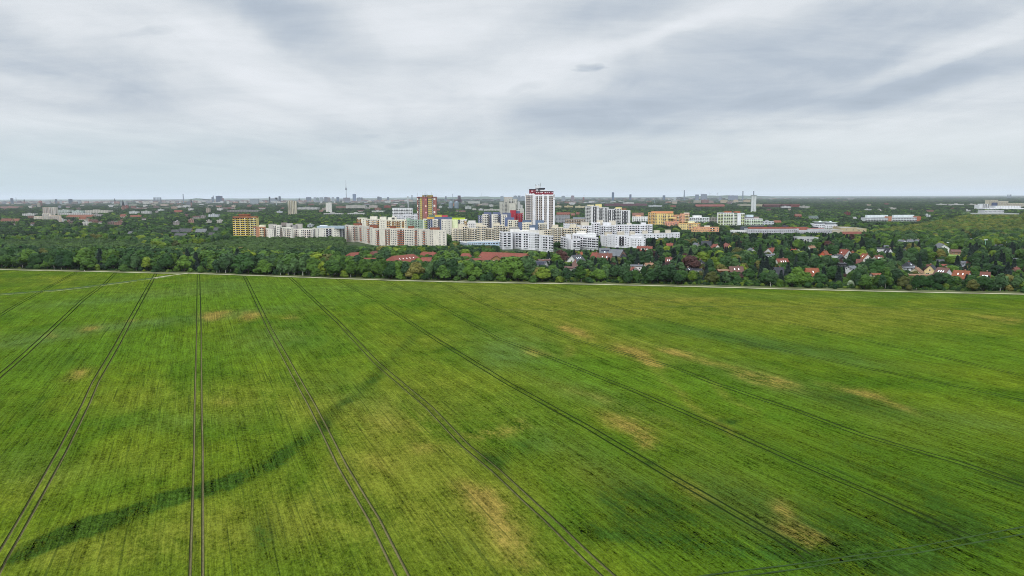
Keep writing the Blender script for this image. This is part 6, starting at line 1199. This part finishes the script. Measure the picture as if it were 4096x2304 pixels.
# ------------------------------------------------------------------ trees
def crown(kind, seed, nleaf, leaf=1.0):
    """crown of a tree of unit height 10 m: leaf clumps thrown over uneven lobes, with a dense heart"""
    r = np.random.default_rng(seed); V = []; Fc = []
    lobes = []
    if kind == 'broad':
        for i in range(9): a = r.uniform(0, 2*PI); q = r.uniform(.3, 2.3); lobes.append((q*math.cos(a), q*math.sin(a), r.uniform(3.2, 7.6)-q*.35, r.uniform(1.5, 2.3), 1.0))
        lobes.append((0, 0, 7.6, 1.9, 1.1)); lobes.append((0, 0, 5, 2.6, 1.0))
    elif kind == 'birch':
        for i in range(9): a = r.uniform(0, 2*PI); q = r.uniform(.1, 1.3); lobes.append((q*math.cos(a), q*math.sin(a), r.uniform(2.6, 8.2), r.uniform(.9, 1.5), 1.5))
        lobes.append((0, 0, 8.3, 1.0, 1.6)); lobes.append((0, 0, 5.2, 1.5, 1.8))
    elif kind == 'bush':
        for i in range(8): a = r.uniform(0, 2*PI); q = r.uniform(.5, 2.6); lobes.append((q*math.cos(a), q*math.sin(a), r.uniform(1.6, 6)-q*.4, r.uniform(1.8, 2.7), 1.0))
        lobes.append((0, 0, 4.5, 3.0, 1.3))
    elif kind == 'clump':
        for i in range(12): a = r.uniform(0, 2*PI); q = r.uniform(0, 7); lobes.append((q*math.cos(a), q*math.sin(a), r.uniform(5.0, 8.2), r.uniform(1.8, 2.8), .95))
    if kind == 'spruce':
        n_ = nleaf; h = r.uniform(0, 1, n_)**.75*9.4; h = 10-h; tier = (h*1.35) % 1.0; rad = (10-h)*.27*(.55+.45*(1-tier))+.08; a = r.uniform(0, 2*PI, n_); rr = rad*np.sqrt(r.uniform(.45, 1, n_))
        C_ = np.stack([rr*np.cos(a), rr*np.sin(a), h-.25*rr], 1); Nn = np.stack([np.cos(a), np.sin(a), np.full(n_, .8)], 1); sz = r.uniform(.35, .7, n_)*leaf
    else:
        Ls = np.array(lobes); pr = Ls[:, 3]**2; pr /= pr.sum(); k = r.choice(len(Ls), nleaf*2, p=pr)
        d = r.normal(size=(nleaf*2, 3)); d /= np.linalg.norm(d, axis=1)[:, None]; d[:, 2] = np.where(d[:, 2] < -.35, -d[:, 2], d[:, 2])
        rr = Ls[k, 3]*(.86+.26*r.random(nleaf*2)); C_ = Ls[k, :3]+d*rr[:, None]*np.stack([np.ones_like(rr), np.ones_like(rr), Ls[k, 4]], 1)
        ins = np.zeros(len(C_), bool)
        for j, lb in enumerate(Ls):
            e = (C_-lb[:3])/np.array([1, 1, lb[4]]); ins |= (np.linalg.norm(e, axis=1) < lb[3]*.82) & (k != j)
        keep = np.where(~ins & (C_[:, 2] > .5))[0][:nleaf]; C_ = C_[keep]; Nn = d[keep]+np.array([0, 0, .25]); sz = r.uniform(.42, .85, len(keep))*leaf
    Nn = Nn+r.normal(scale=.3, size=Nn.shape); Nn /= np.linalg.norm(Nn, axis=1)[:, None]
    T = np.cross(Nn, r.normal(size=Nn.shape)); T /= np.linalg.norm(T, axis=1)[:, None]; B_ = np.cross(Nn, T)
    n_ = len(C_); s1 = sz[:, None]; s2 = (sz*r.uniform(.5, 1, n_))[:, None]
    quad = np.stack([C_-T*s1-B_*s2*.4, C_+T*.2*s1-B_*s2, C_+T*s1+B_*s2*.3, C_-T*.1*s1+B_*s2], 1).reshape(-1, 3)
    V = quad.tolist(); Fc = [(4*i, 4*i+1, 4*i+2, 4*i+3) for i in range(n_)]
    # heart: coarse lumps so that no sky shows through the middle
    def lump(c, rx, rz_, sg=7, st=4):
        k0 = len(V); V.append([c[0], c[1], c[2]+rz_])
        for i in range(1, st):
            t = PI*i/st
            for j in range(sg): a = 2*PI*j/sg+i*.4; q = r.uniform(.85, 1.1); V.append([c[0]+rx*q*math.sin(t)*math.cos(a), c[1]+rx*q*math.sin(t)*math.sin(a), c[2]+rz_*q*math.cos(t)])
        V.append([c[0], c[1], c[2]-rz_])
        for j in range(sg): Fc.append((k0, k0+1+j, k0+1+(j+1) % sg))
        for i in range(st-2):
            for j in range(sg): a0 = k0+1+i*sg; Fc.append((a0+j, a0+sg+j, a0+sg+(j+1) % sg, a0+(j+1) % sg))
        e = k0+1+(st-2)*sg
        for j in range(sg): Fc.append((e+j, len(V)-1, e+(j+1) % sg))
    if kind == 'spruce':
        k0 = len(V); V.append([0, 0, 9.6]); 
        for j in range(8): V.append([1.5*math.cos(j*PI/4), 1.5*math.sin(j*PI/4), .9])
        for j in range(8): Fc.append((k0, k0+1+j, k0+1+(j+1) % 8))
    else:
        for lb in lobes: lump(lb[:3], lb[3]*.8, lb[3]*lb[4]*.8)
    return V, Fc
CR = {}
def crown_mesh(kind, seed, mname, nleaf, leaf=1.0):
    key = (kind, seed, mname)
    if key not in CR:
        base_ = (kind, seed, nleaf)
        if base_ not in CR: CR[base_] = crown(kind, seed, nleaf, leaf)
        V, Fc = CR[base_]; me = bpy.data.meshes.new('crown'); me.from_pydata(V, [], Fc); me.materials.append(MATS[mname]); me.update(); CR[key] = me
    return CR[key]
def trunk_mesh(kind):
    if ('trunk', kind) not in CR:
        mb = MB(); m_ = BIRCHBARK if kind == 'birch' else BARK; r0 = .16 if kind == 'birch' else .24
        mb.tube((0, 0, 0), (.08, .05, 3.2), r0, r0*.7, 8); mb.tube((.08, .05, 3.2), (0, 0, 7.5), r0*.7, .05, 7)
        if kind != 'spruce':
            for k in range(5): a = k*1.3; mb.tube((.05, .04, 2.3+.5*k), (1.6*math.cos(a), 1.6*math.sin(a), 4+.6*k), r0*.38, .04, 5)
        CR[('trunk', kind)] = mb.mesh('trunk', m_)
    return CR[('trunk', kind)]

def mound(x, y):
    return 12.5*np.exp(-((x-1190)/290.0)**4-((y-1440)/190.0)**2)
mb = MB(); gx = np.linspace(700, 1700, 37); gy = np.linspace(950, 2000, 36)
for i in range(36):
    for j in range(35): mb.face([(gx[a_], gy[b_], float(mound(gx[a_], gy[b_]))-.02) for a_, b_ in ((i, j), (i+1, j), (i+1, j+1), (i, j+1))])
tag(mb.obj('wooded_hill', hm), None, None, kind='structure')
# candidate positions: spacing grows with distance
def scatter(d0, d1, sp, margin=1.12):
    xs = []; y = d0
    while y < d1:
        hw = y*W0/2/F*margin+25; n_ = int(2*hw/sp); x = (np.arange(n_)/n_*2-1)*hw+rng.uniform(-sp*.42, sp*.42, n_); xs.append(np.stack([x, y+rng.uniform(-sp*.42, sp*.42, n_)], 1)); y += sp
    return np.concatenate(xs)
PW = PATHW[np.argsort(PATHW[:, 0])]
def edgeD(x): return np.interp(x, PW[:, 0], PW[:, 1])
FOOTA = np.array([f for f in FOOT])
def in_foot(p):
    bad = np.zeros(len(p), bool)
    for fx, fy, hl, hw_, rz in FOOTA:
        near_ = (np.abs(p[:, 0]-fx) < hl+hw_+2) & (np.abs(p[:, 1]-fy) < hl+hw_+2)
        if not near_.any(): continue
        dx, dy = p[near_, 0]-fx, p[near_, 1]-fy; c, s = math.cos(rz), math.sin(rz); u_ = dx*c+dy*s; v_ = -dx*s+dy*c
        bad[np.where(near_)[0]] |= (np.abs(u_) < hl+1.2) & (np.abs(v_) < hw_+1.2)
    return bad
def fit_height(p, h, rad):
    """trees standing before a facade the photograph shows clear stay below its visible part"""
    h = h.copy()
    pb = proj(np.stack([p[:, 0], p[:, 1], np.zeros(len(p))], 1)); sc_ = F/p[:, 1]
    for x0, x1, yt_, yv, D in ZONES:
        k = (pb[:, 0]+rad*sc_*.75 > x0) & (pb[:, 0]-rad*sc_*.75 < x1) & (p[:, 1] < D) & (pb[:, 1]-(h+mound(p[:, 0], p[:, 1]))*sc_ < yv)
        if not k.any(): continue
        hm_ = (pb[k, 1]-yv)/sc_[k]-mound(p[k, 0], p[k, 1]); h[k] = np.minimum(h[k], hm_)
    return h
def poly_in(px_, py_, poly):
    c = np.zeros(len(px_), bool); n_ = len(poly)
    for i in range(n_):
        x1, y1 = poly[i]; x2, y2 = poly[(i+1) % n_]
        m1 = ((y1 > py_) != (y2 > py_)) & (px_ < (x2-x1)*(py_-y1)/(y2-y1+1e-9)+x1); c ^= m1
    return c
PINE = pxs([(0,606),(250,600),(420,622),(640,597),(900,592),(1010,605),(1020,625),(700,642),(560,632),(470,636),(120,632),(0,626)])
HILLW = pxs([(2180,585),(2300,566),(2440,552),(2700,548),(2700,616),(2330,616),(2220,602)])
near = scatter(440, 1000, 7.0); near = near[(near[:, 1] > edgeD(near[:, 0])+9)]
pb = proj(np.stack([near[:, 0], near[:, 1], np.full(len(near), 8.0)], 1)); px_, py_ = pb[:, 0], pb[:, 1]
n_ = len(near); dep = near[:, 1]-edgeD(near[:, 0])
pine = poly_in(px_, py_, PINE); vill = (px_ > 2150) & (dep > 22) & ~poly_in(px_, py_, HILLW)
nz = np.sin(near[:, 0]*.021+1)*np.cos(near[:, 1]*.027)+.6*np.sin(near[:, 0]*.06+near[:, 1]*.05)
front_belt = (px_ < 2150) & (dep < 70); kind = np.full(n_, 'broad', dtype=object); r1 = rng.random(n_); r2 = rng.random(n_)
kind[(r1 < .26)] = 'birch'; kind[r1 > .86] = 'bush'; kind[(dep < 16) & (r1 > .45)] = 'bush'
kind[vill & (r2 < .2)] = 'spruce'; kind[vill & (r2 > .68)] = 'bush'; kind[~vill & (r2 < .015)] = 'spruce'; kind[(py_ < 975) & (px_ < 1500) & (r2 < .1)] = 'spruce'
h = np.where(kind == 'bush', rng.uniform(3.5, 7, n_), np.where(kind == 'birch', rng.uniform(10, 15, n_), np.where(kind == 'spruce', rng.uniform(9, 16, n_), rng.uniform(8, 15, n_))))
h = np.where(pine, rng.uniform(8.2, 10.5, n_), h); kind[pine & (kind != 'birch')] = 'broad'
h = np.where((dep < 16) & (kind != 'bush'), h*.9, h); h = np.where(front_belt, h*1.22, h)
drop = (vill & (rng.random(n_) < .38)) | ((kind == 'bush') & ~vill & (dep > 30))
drop |= (px_ > 2300) & (px_ < 4000) & (dep < 18) & (rng.random(n_) < .5)
rad = h*np.where(kind == 'birch', .2, np.where(kind == 'spruce', .22, .36))
h2 = fit_height(near, h, rad); drop |= h2 < 2.6; h2 = np.maximum(h2, 2.6)
sq = h2 < h*.62; kind[sq] = 'bush'; h = h2
drop |= in_foot(near)
near, kind, h, pine, vill, dep, px_, py_ = [a[~drop] for a in (near, kind, h, pine, vill, dep, px_, py_)]; nz = nz[~drop]; n_ = len(near)
tone = np.full(n_, 'mid', dtype=object); r3 = rng.random(n_)+nz*.12
tone[r3 < .28] = 'dark'; tone[r3 > .72] = 'yellow'; tone[r3 > .93] = 'olive'; tone[(kind == 'birch')] = 'grey'; tone[(kind == 'birch') & (r3 > .8)] = 'mid'; tone[vill & (rng.random(n_) < .025)] = 'copper'
tone[(px_ < 1700) & (py_ > 965) & (nz > .5) & (rng.random(n_) < .6)] = 'yellow'; tone[(px_ > 1300) & (px_ < 1700) & (py_ > 935) & (py_ < 985)] = 'olive'
vd = vill & (rng.random(n_) < .55) & (kind != 'birch'); tone[vd & ((tone == 'yellow') | (tone == 'mid'))] = 'dark'; fb = (px_ < 2150) & (dep < 70); sw = fb & np.isin(tone, ['yellow', 'olive']) & (rng.random(n_) < .6); tone[sw] = 'mid'; tone[kind == 'spruce'] = 'needle'; tone[pine] = 'pine'; tone[(kind == 'bush') & (rng.random(n_) < .02)] = 'blossom'
MN = {'mid': 'leaves_mid_green', 'dark': 'leaves_dark_green', 'yellow': 'leaves_yellow_green', 'olive': 'leaves_olive', 'grey': 'leaves_grey_green', 'copper': 'leaves_copper', 'needle': 'needles_dark', 'pine': 'needles_dull_green', 'blossom': 'blossom_white'}
NLEAF = {'broad': 1150, 'birch': 900, 'bush': 800, 'spruce': 900}
big = h*h/near[:, 1]**2
indiv = np.zeros(n_, bool)
front_bonus = np.where(dep < 34, 3.0, 1.0)
isb = (kind == 'broad') | (kind == 'birch')
def pick(mask, k):
    ix = np.where(mask)[0]; ix = ix[(px_[ix] > -20) & (px_[ix] < W0+20)]; ix = ix[np.argsort(-(big*front_bonus)[ix])][:k]; indiv[ix] = True
pick(isb & ~pine, 300); pick(kind == 'spruce', 110); pick(kind == 'bush', 160)
LN = {'mid': 'mid green', 'dark': 'dark green', 'yellow': 'yellow green', 'olive': 'olive green', 'grey': 'grey green', 'copper': 'copper brown', 'needle': 'dark', 'pine': 'dull green', 'blossom': 'white blossoming'}
KN = {'broad': ('broadleaf_tree', 'round broadleaf tree', 'tree'), 'birch': ('birch_tree', 'narrow birch', 'birch'), 'bush': ('bush', 'bush', 'bush'), 'spruce': ('spruce_tree', 'pointed spruce', 'spruce')}
LMT = [ (60, 'left edge'), (230, 'far left'), (430, 'grassy baulk'), (640, 'path fork'), (800, 'straight tracks'), (980, 'yellow tower'), (1150, 'round windows'), (1330, 'orange balconies'), (1500, 'skylit roof'), (1680, 'red tower'), (1860, 'blue school'), (2060, 'white block'), (2190, 'solar roof'), (2330, 'grey villa'), (2440, 'slate farmhouse'), (2600, 'white cottage'), (2740, 'apricot blocks'), (2900, 'brick bungalow'), (3050, 'pale chimney'), (3230, 'orange house'), (3360, 'white gable'), (3500, 'skylit house'), (3640, 'white terrace'), (3780, 'purple roof'), (3900, 'orange roof'), (4050, 'right edge')]
tg = {}
for i in np.where(indiv)[0]:
    kd = kind[i]; nm, kl, ct = KN[kd]; var = int(rng.integers(5)); s = h[i]/10
    wx = s*rng.uniform(1.05, 1.5)
    root = link(nm, None, None, (near[i, 0], near[i, 1], 0), rng.uniform(0, 6.28), (wx, wx, s)); 
    if kd == 'bush': root.data if False else None
    link('crown', crown_mesh(kd, var, MN[tone[i]], NLEAF[kd]), root)
    if kd != 'bush' or h[i] > 4.5: link('trunk', trunk_mesh(kd), root)
    tag(root, ' ', ct, {'broad': 'broadleaf trees at the edge of the wood and village', 'birch': 'birches at the edge of the wood', 'bush': 'bushes along the field edge', 'spruce': 'conifers in the village gardens'}[kd])
    lm = min(LMT, key=lambda q: abs(q[0]-px_[i]))[1]
    row = 'at field edge' if dep[i] < 18 else 'in second row' if dep[i] < 34 else 'inside wood' if px_[i] < 2150 else 'amid gardens'
    tg.setdefault((LN[tone[i]], kl, row, lm), []).append((px_[i], root))
for (tn, kl, row, lm), lst in tg.items():
    lst.sort(key=lambda q: q[0])
    for k, (x, o) in enumerate(lst): o['label'] = '%s %s %s, below %s' % (tn, kl, row, lm) + ('' if len(lst) == 1 else ', '+ORD[min(k, 29)]+' from left')

# ---- the rest of the trees: masses of instances
def template(kind_, seed, mname, nleaf, leaf=1.0):
    o = bpy.data.objects.new('tree_pattern', crown_mesh(kind_, seed, mname, nleaf, leaf)); return o
def stuff(name, label, cat, pts, scl, ids, templates):
    """one object: points carrying trees of several kinds"""
    col_ = bpy.data.collections.new(name+'_kinds')
    for i, o in enumerate(templates): o.name = 'k%02d_tree' % i; col_.objects.link(o)
    me = bpy.data.meshes.new(name); me.from_pydata(np.asarray(pts).tolist(), [], [])
    a = me.attributes.new('s', 'FLOAT_VECTOR', 'POINT'); a.data.foreach_set('vector', np.asarray(scl, np.float32).ravel())
    a = me.attributes.new('k', 'INT', 'POINT'); a.data.foreach_set('value', np.asarray(ids, np.int32))
    a = me.attributes.new('r', 'FLOAT_VECTOR', 'POINT'); q = np.zeros((len(pts), 3), np.float32); q[:, 2] = rng.uniform(0, 6.28, len(pts)); a.data.foreach_set('vector', q.ravel())
    o = link(name, me); tag(o, label, cat, kind='stuff')
    g = bpy.data.node_groups.new(name, 'GeometryNodeTree'); g.interface.new_socket('Geometry', in_out='INPUT', socket_type='NodeSocketGeometry'); g.interface.new_socket('Geometry', in_out='OUTPUT', socket_type='NodeSocketGeometry')
    gi = g.nodes.new('NodeGroupInput'); go = g.nodes.new('NodeGroupOutput'); ip = g.nodes.new('GeometryNodeInstanceOnPoints'); ci = g.nodes.new('GeometryNodeCollectionInfo')
    ci.inputs['Collection'].default_value = col_; ci.inputs['Separate Children'].default_value = True; ci.inputs['Reset Children'].default_value = True
    def na(nm, ty): q = g.nodes.new('GeometryNodeInputNamedAttribute'); q.data_type = ty; q.inputs['Name'].default_value = nm; return q.outputs['Attribute']
    g.links.new(gi.outputs[0], ip.inputs['Points']); g.links.new(ci.outputs[0], ip.inputs['Instance']); ip.inputs['Pick Instance'].default_value = True
    g.links.new(na('k', 'INT'), ip.inputs['Instance Index']); g.links.new(na('r', 'FLOAT_VECTOR'), ip.inputs['Rotation']); g.links.new(na('s', 'FLOAT_VECTOR'), ip.inputs['Scale'])
    g.links.new(ip.outputs[0], go.inputs[0]); md = o.modifiers.new('trees', 'NODES'); md.node_group = g
    return o
rest = ~indiv
def group_stuff(name, label, cat, mask):
    combos = sorted({(kind[i], tone[i]) for i in np.where(mask)[0]}); T = []; ix = {}
    for kd, tn in combos:
        ix[(kd, tn)] = len(T)
        for v in range(3): T.append(template(kd, v, MN[tn], int(NLEAF[kd]*.55) if False else NLEAF[kd]))
    I = np.where(mask)[0]
    ids = [ix[(kind[i], tone[i])]+int(rng.integers(3)) for i in I]; s = h[I]/10; wx = s*rng.uniform(1.1, 1.6, len(I))*np.where(pine[I], 1.25, 1)
    stuff(name, label, cat, np.stack([near[I, 0], near[I, 1], np.zeros(len(I))], 1), np.stack([wx, wx, s], 1), ids, T)
group_stuff('pine_plantation', 'uniform dull green young plantation left of the estate', 'plantation', rest & pine)
group_stuff('wood', 'dense mixed wood between the field and the estate', 'wood', rest & ~pine & (px_ < 2150))
group_stuff('garden_trees', 'garden trees and hedges massed between the village houses', 'trees', rest & ~pine & (px_ >= 2150))
# middle distance
mid_ = scatter(1000, 2500, 10); pbm = proj(np.stack([mid_[:, 0], mid_[:, 1], np.full(len(mid_), 8.0)], 1)); hillm = poly_in(pbm[:, 0], pbm[:, 1], HILLW)
hh = rng.uniform(8, 15, len(mid_)); hh = np.where(hillm, rng.uniform(10, 13, len(mid_)), hh); hh2 = fit_height(mid_, hh, hh*.45); dr = (hh2 < 3) | in_foot(mid_) | ((rng.random(len(mid_)) < .10) & ~hillm)
mid_, hh, hillm = mid_[~dr], hh2[~dr], hillm[~dr]
T = [template('broad', v, m_, 1150) for m_ in ('leaves_far_wood', 'leaves_dark_green', 'leaves_mid_green', 'leaves_grey_green') for v in range(2)]+[template('spruce', 0, 'needles_dark', 900), template('broad', 2, 'leaves_yellow_green', 1150)]
pr = np.array([3, 3, 1.6, 1.6, 2, 2, 1, 1, 1.3, .8]); pr /= pr.sum()
k = ~hillm; ids = rng.choice(10, k.sum(), p=pr); s = hh[k]/10; wx = s*rng.uniform(1.1, 1.6, k.sum())
stuff('parkland_trees', 'park and garden trees behind the estate out to the far suburbs', 'trees', np.c_[mid_[k], mound(mid_[k, 0], mid_[k, 1])], np.stack([wx, wx, s], 1), ids, T)
k = hillm; T = [template('broad', v, m_, 1150) for m_ in ('leaves_hill_wood', 'leaves_mid_green') for v in range(3)]
ids = rng.choice(6, k.sum(), p=[.26, .26, .26, .08, .07, .07]); s = hh[k]/10; wx = s*rng.uniform(1.2, 1.6, k.sum())
stuff('hill_wood', 'olive green closed wood on the rise at the right', 'wood', np.c_[mid_[k], mound(mid_[k, 0], mid_[k, 1])], np.stack([wx, wx, s], 1), ids, T)
# far distance: clumps
F1 = scatter(2500, 5200, 24, 1.05); F2 = scatter(5200, 14000, 62, 1.05); F3 = scatter(14000, 30000, 260, 1.05)
far_ = np.concatenate([F1, F2, F3]); rr = far_[:, 1]; base_s = np.where(rr < 5200, 1.35, np.where(rr < 14000, 2.6, 8.5)); hs = np.where(rr < 5200, rng.uniform(.9, 1.4, len(far_)), rng.uniform(.6, 1.1, len(far_)))
gapn = np.sin(far_[:, 0]*.0031+2)*np.sin(far_[:, 1]*.0017)+rng.uniform(-.7, .7, len(far_))
dens = np.where(far_[:, 0] < .12*far_[:, 1]+200, .75, -.3); dr = (gapn > 1.0-dens*1.1) & (rr > 3500)
hh = fit_height(far_, hs*10, base_s*6); dr |= (hh < 3) | in_foot(far_); far_, base_s, hs = far_[~dr], base_s[~dr], hh[~dr]/10
T = [template('clump', v, m_, 420, 1.6) for m_ in ('leaves_far_wood', 'leaves_dark_green', 'leaves_mid_green') for v in range(2)]
ids = rng.choice(6, len(far_), p=[.35, .35, .09, .09, .06, .06]); wx = base_s*rng.uniform(.8, 1.2, len(far_))
stuff('far_woodland', 'far off woods and tree belts fading toward the horizon', 'woodland', np.c_[far_, np.zeros(len(far_))], np.stack([wx, wx, hs], 1), ids, T)
# low growth under the trees
ug = scatter(440, 640, 3.4); ug = ug[(ug[:, 1] > edgeD(ug[:, 0])+12) & (ug[:, 1] < edgeD(ug[:, 0])+75)]; ug = ug[~in_foot(ug)]
hg = rng.uniform(1.2, 3.2, len(ug)); hg2 = fit_height(ug, hg, hg*.5); k = hg2 > .8; ug, hg = ug[k], hg2[k]
T = [template('bush', v, m_, 800) for m_ in ('leaves_mid_green', 'leaves_dark_green', 'leaves_yellow_green') for v in range(2)]
stuff('undergrowth', 'low undergrowth below the trees along the field edge', 'undergrowth', np.c_[ug, np.zeros(len(ug))], np.stack([hg/10*1.4]*2+[hg/10], 1), rng.choice(6, len(ug), p=[.25, .25, .17, .17, .08, .08]), T)

# ------------------------------------------------------------------ a walker on the path
q = ground(338, 1087.5)
pv_ = [(0, 0, .95), (0, 0, 1.15), (0, .02, 1.42), (0, 0, 1.52), (0, -.02, 1.68), (.11, 0, .9), (.14, -.12, .5), (.14, -.08, .08), (.14, -.22, .03), (-.11, 0, .9), (-.13, .14, .5), (-.13, .3, .1), (-.13, .2, .03), (.19, 0, 1.4), (.25, .1, 1.12), (.24, 0, .88), (-.19, 0, 1.4), (-.25, -.08, 1.12), (-.23, -.2, .9)]
pe = [(0, 1), (1, 2), (2, 3), (3, 4), (0, 5), (5, 6), (6, 7), (7, 8), (0, 9), (9, 10), (10, 11), (11, 12), (2, 13), (13, 14), (14, 15), (2, 16), (16, 17), (17, 18)]
pr_ = [.15, .14, .15, .06, .11, .095, .07, .05, .04, .095, .07, .05, .04, .06, .045, .035, .06, .045, .035]
me = bpy.data.meshes.new('person'); me.from_pydata(pv_, pe, []); o = link('person', me, None, (q[0], q[1], .07), R_(80)); sk = o.modifiers.new('skin', 'SKIN')
for i, v in enumerate(me.skin_vertices[0].data): v.radius = (pr_[i], pr_[i]); v.use_root = (i == 0)
o.modifiers.new('smooth', 'SUBSURF').levels = 1
pm, n, l, b = _mat('walker_clothes'); tco = n.new('ShaderNodeTexCoord'); sx_ = n.new('ShaderNodeSeparateXYZ'); l.new(tco.outputs['Object'], sx_.inputs[0]); r = n.new('ShaderNodeValToRGB'); r.color_ramp.interpolation = 'CONSTANT'
mr2 = n.new('ShaderNodeMath'); mr2.operation = 'DIVIDE'; mr2.inputs[1].default_value = 1.8; l.new(sx_.outputs[2], mr2.inputs[0]); l.new(mr2.outputs[0], r.inputs[0])
r.color_ramp.elements[0].color = (*lin((40, 44, 52)), 1); r.color_ramp.elements[1].position = .53; r.color_ramp.elements[1].color = (*lin((200, 202, 200)), 1); e = r.color_ramp.elements.new(.84); e.color = (*lin((150, 112, 92)), 1)
l.new(r.outputs[0], b.inputs['Base Color']); me.materials.append(pm); tag(o, 'person in a pale top and dark trousers walking the path below the wood', 'person')

# ------------------------------------------------------------------ the air
hzm = bpy.data.materials.new('air'); hzm.use_nodes = True; n = hzm.node_tree.nodes; n.clear(); mo = n.new('ShaderNodeOutputMaterial'); pv2 = n.new('ShaderNodeVolumePrincipled')
pv2.inputs['Color'].default_value = (.80, .88, .97, 1); pv2.inputs['Density'].default_value = 2.4e-5; pv2.inputs['Anisotropy'].default_value = .0
hzm.node_tree.links.new(pv2.outputs[0], mo.inputs['Volume'])
m_ = MB(); m_.box(-71000, 71000, -3500, 91000, -1, 420); o = m_.obj('haze', hzm); tag(o, 'thin pale haze', 'haze', kind='stuff')
hzm.cycles.homogeneous_volume = True
print('objects', len(bpy.data.objects), 'far', NB, 'near trees', n_, 'mid', len(mid_), 'far', len(far_), 'size of field', me)
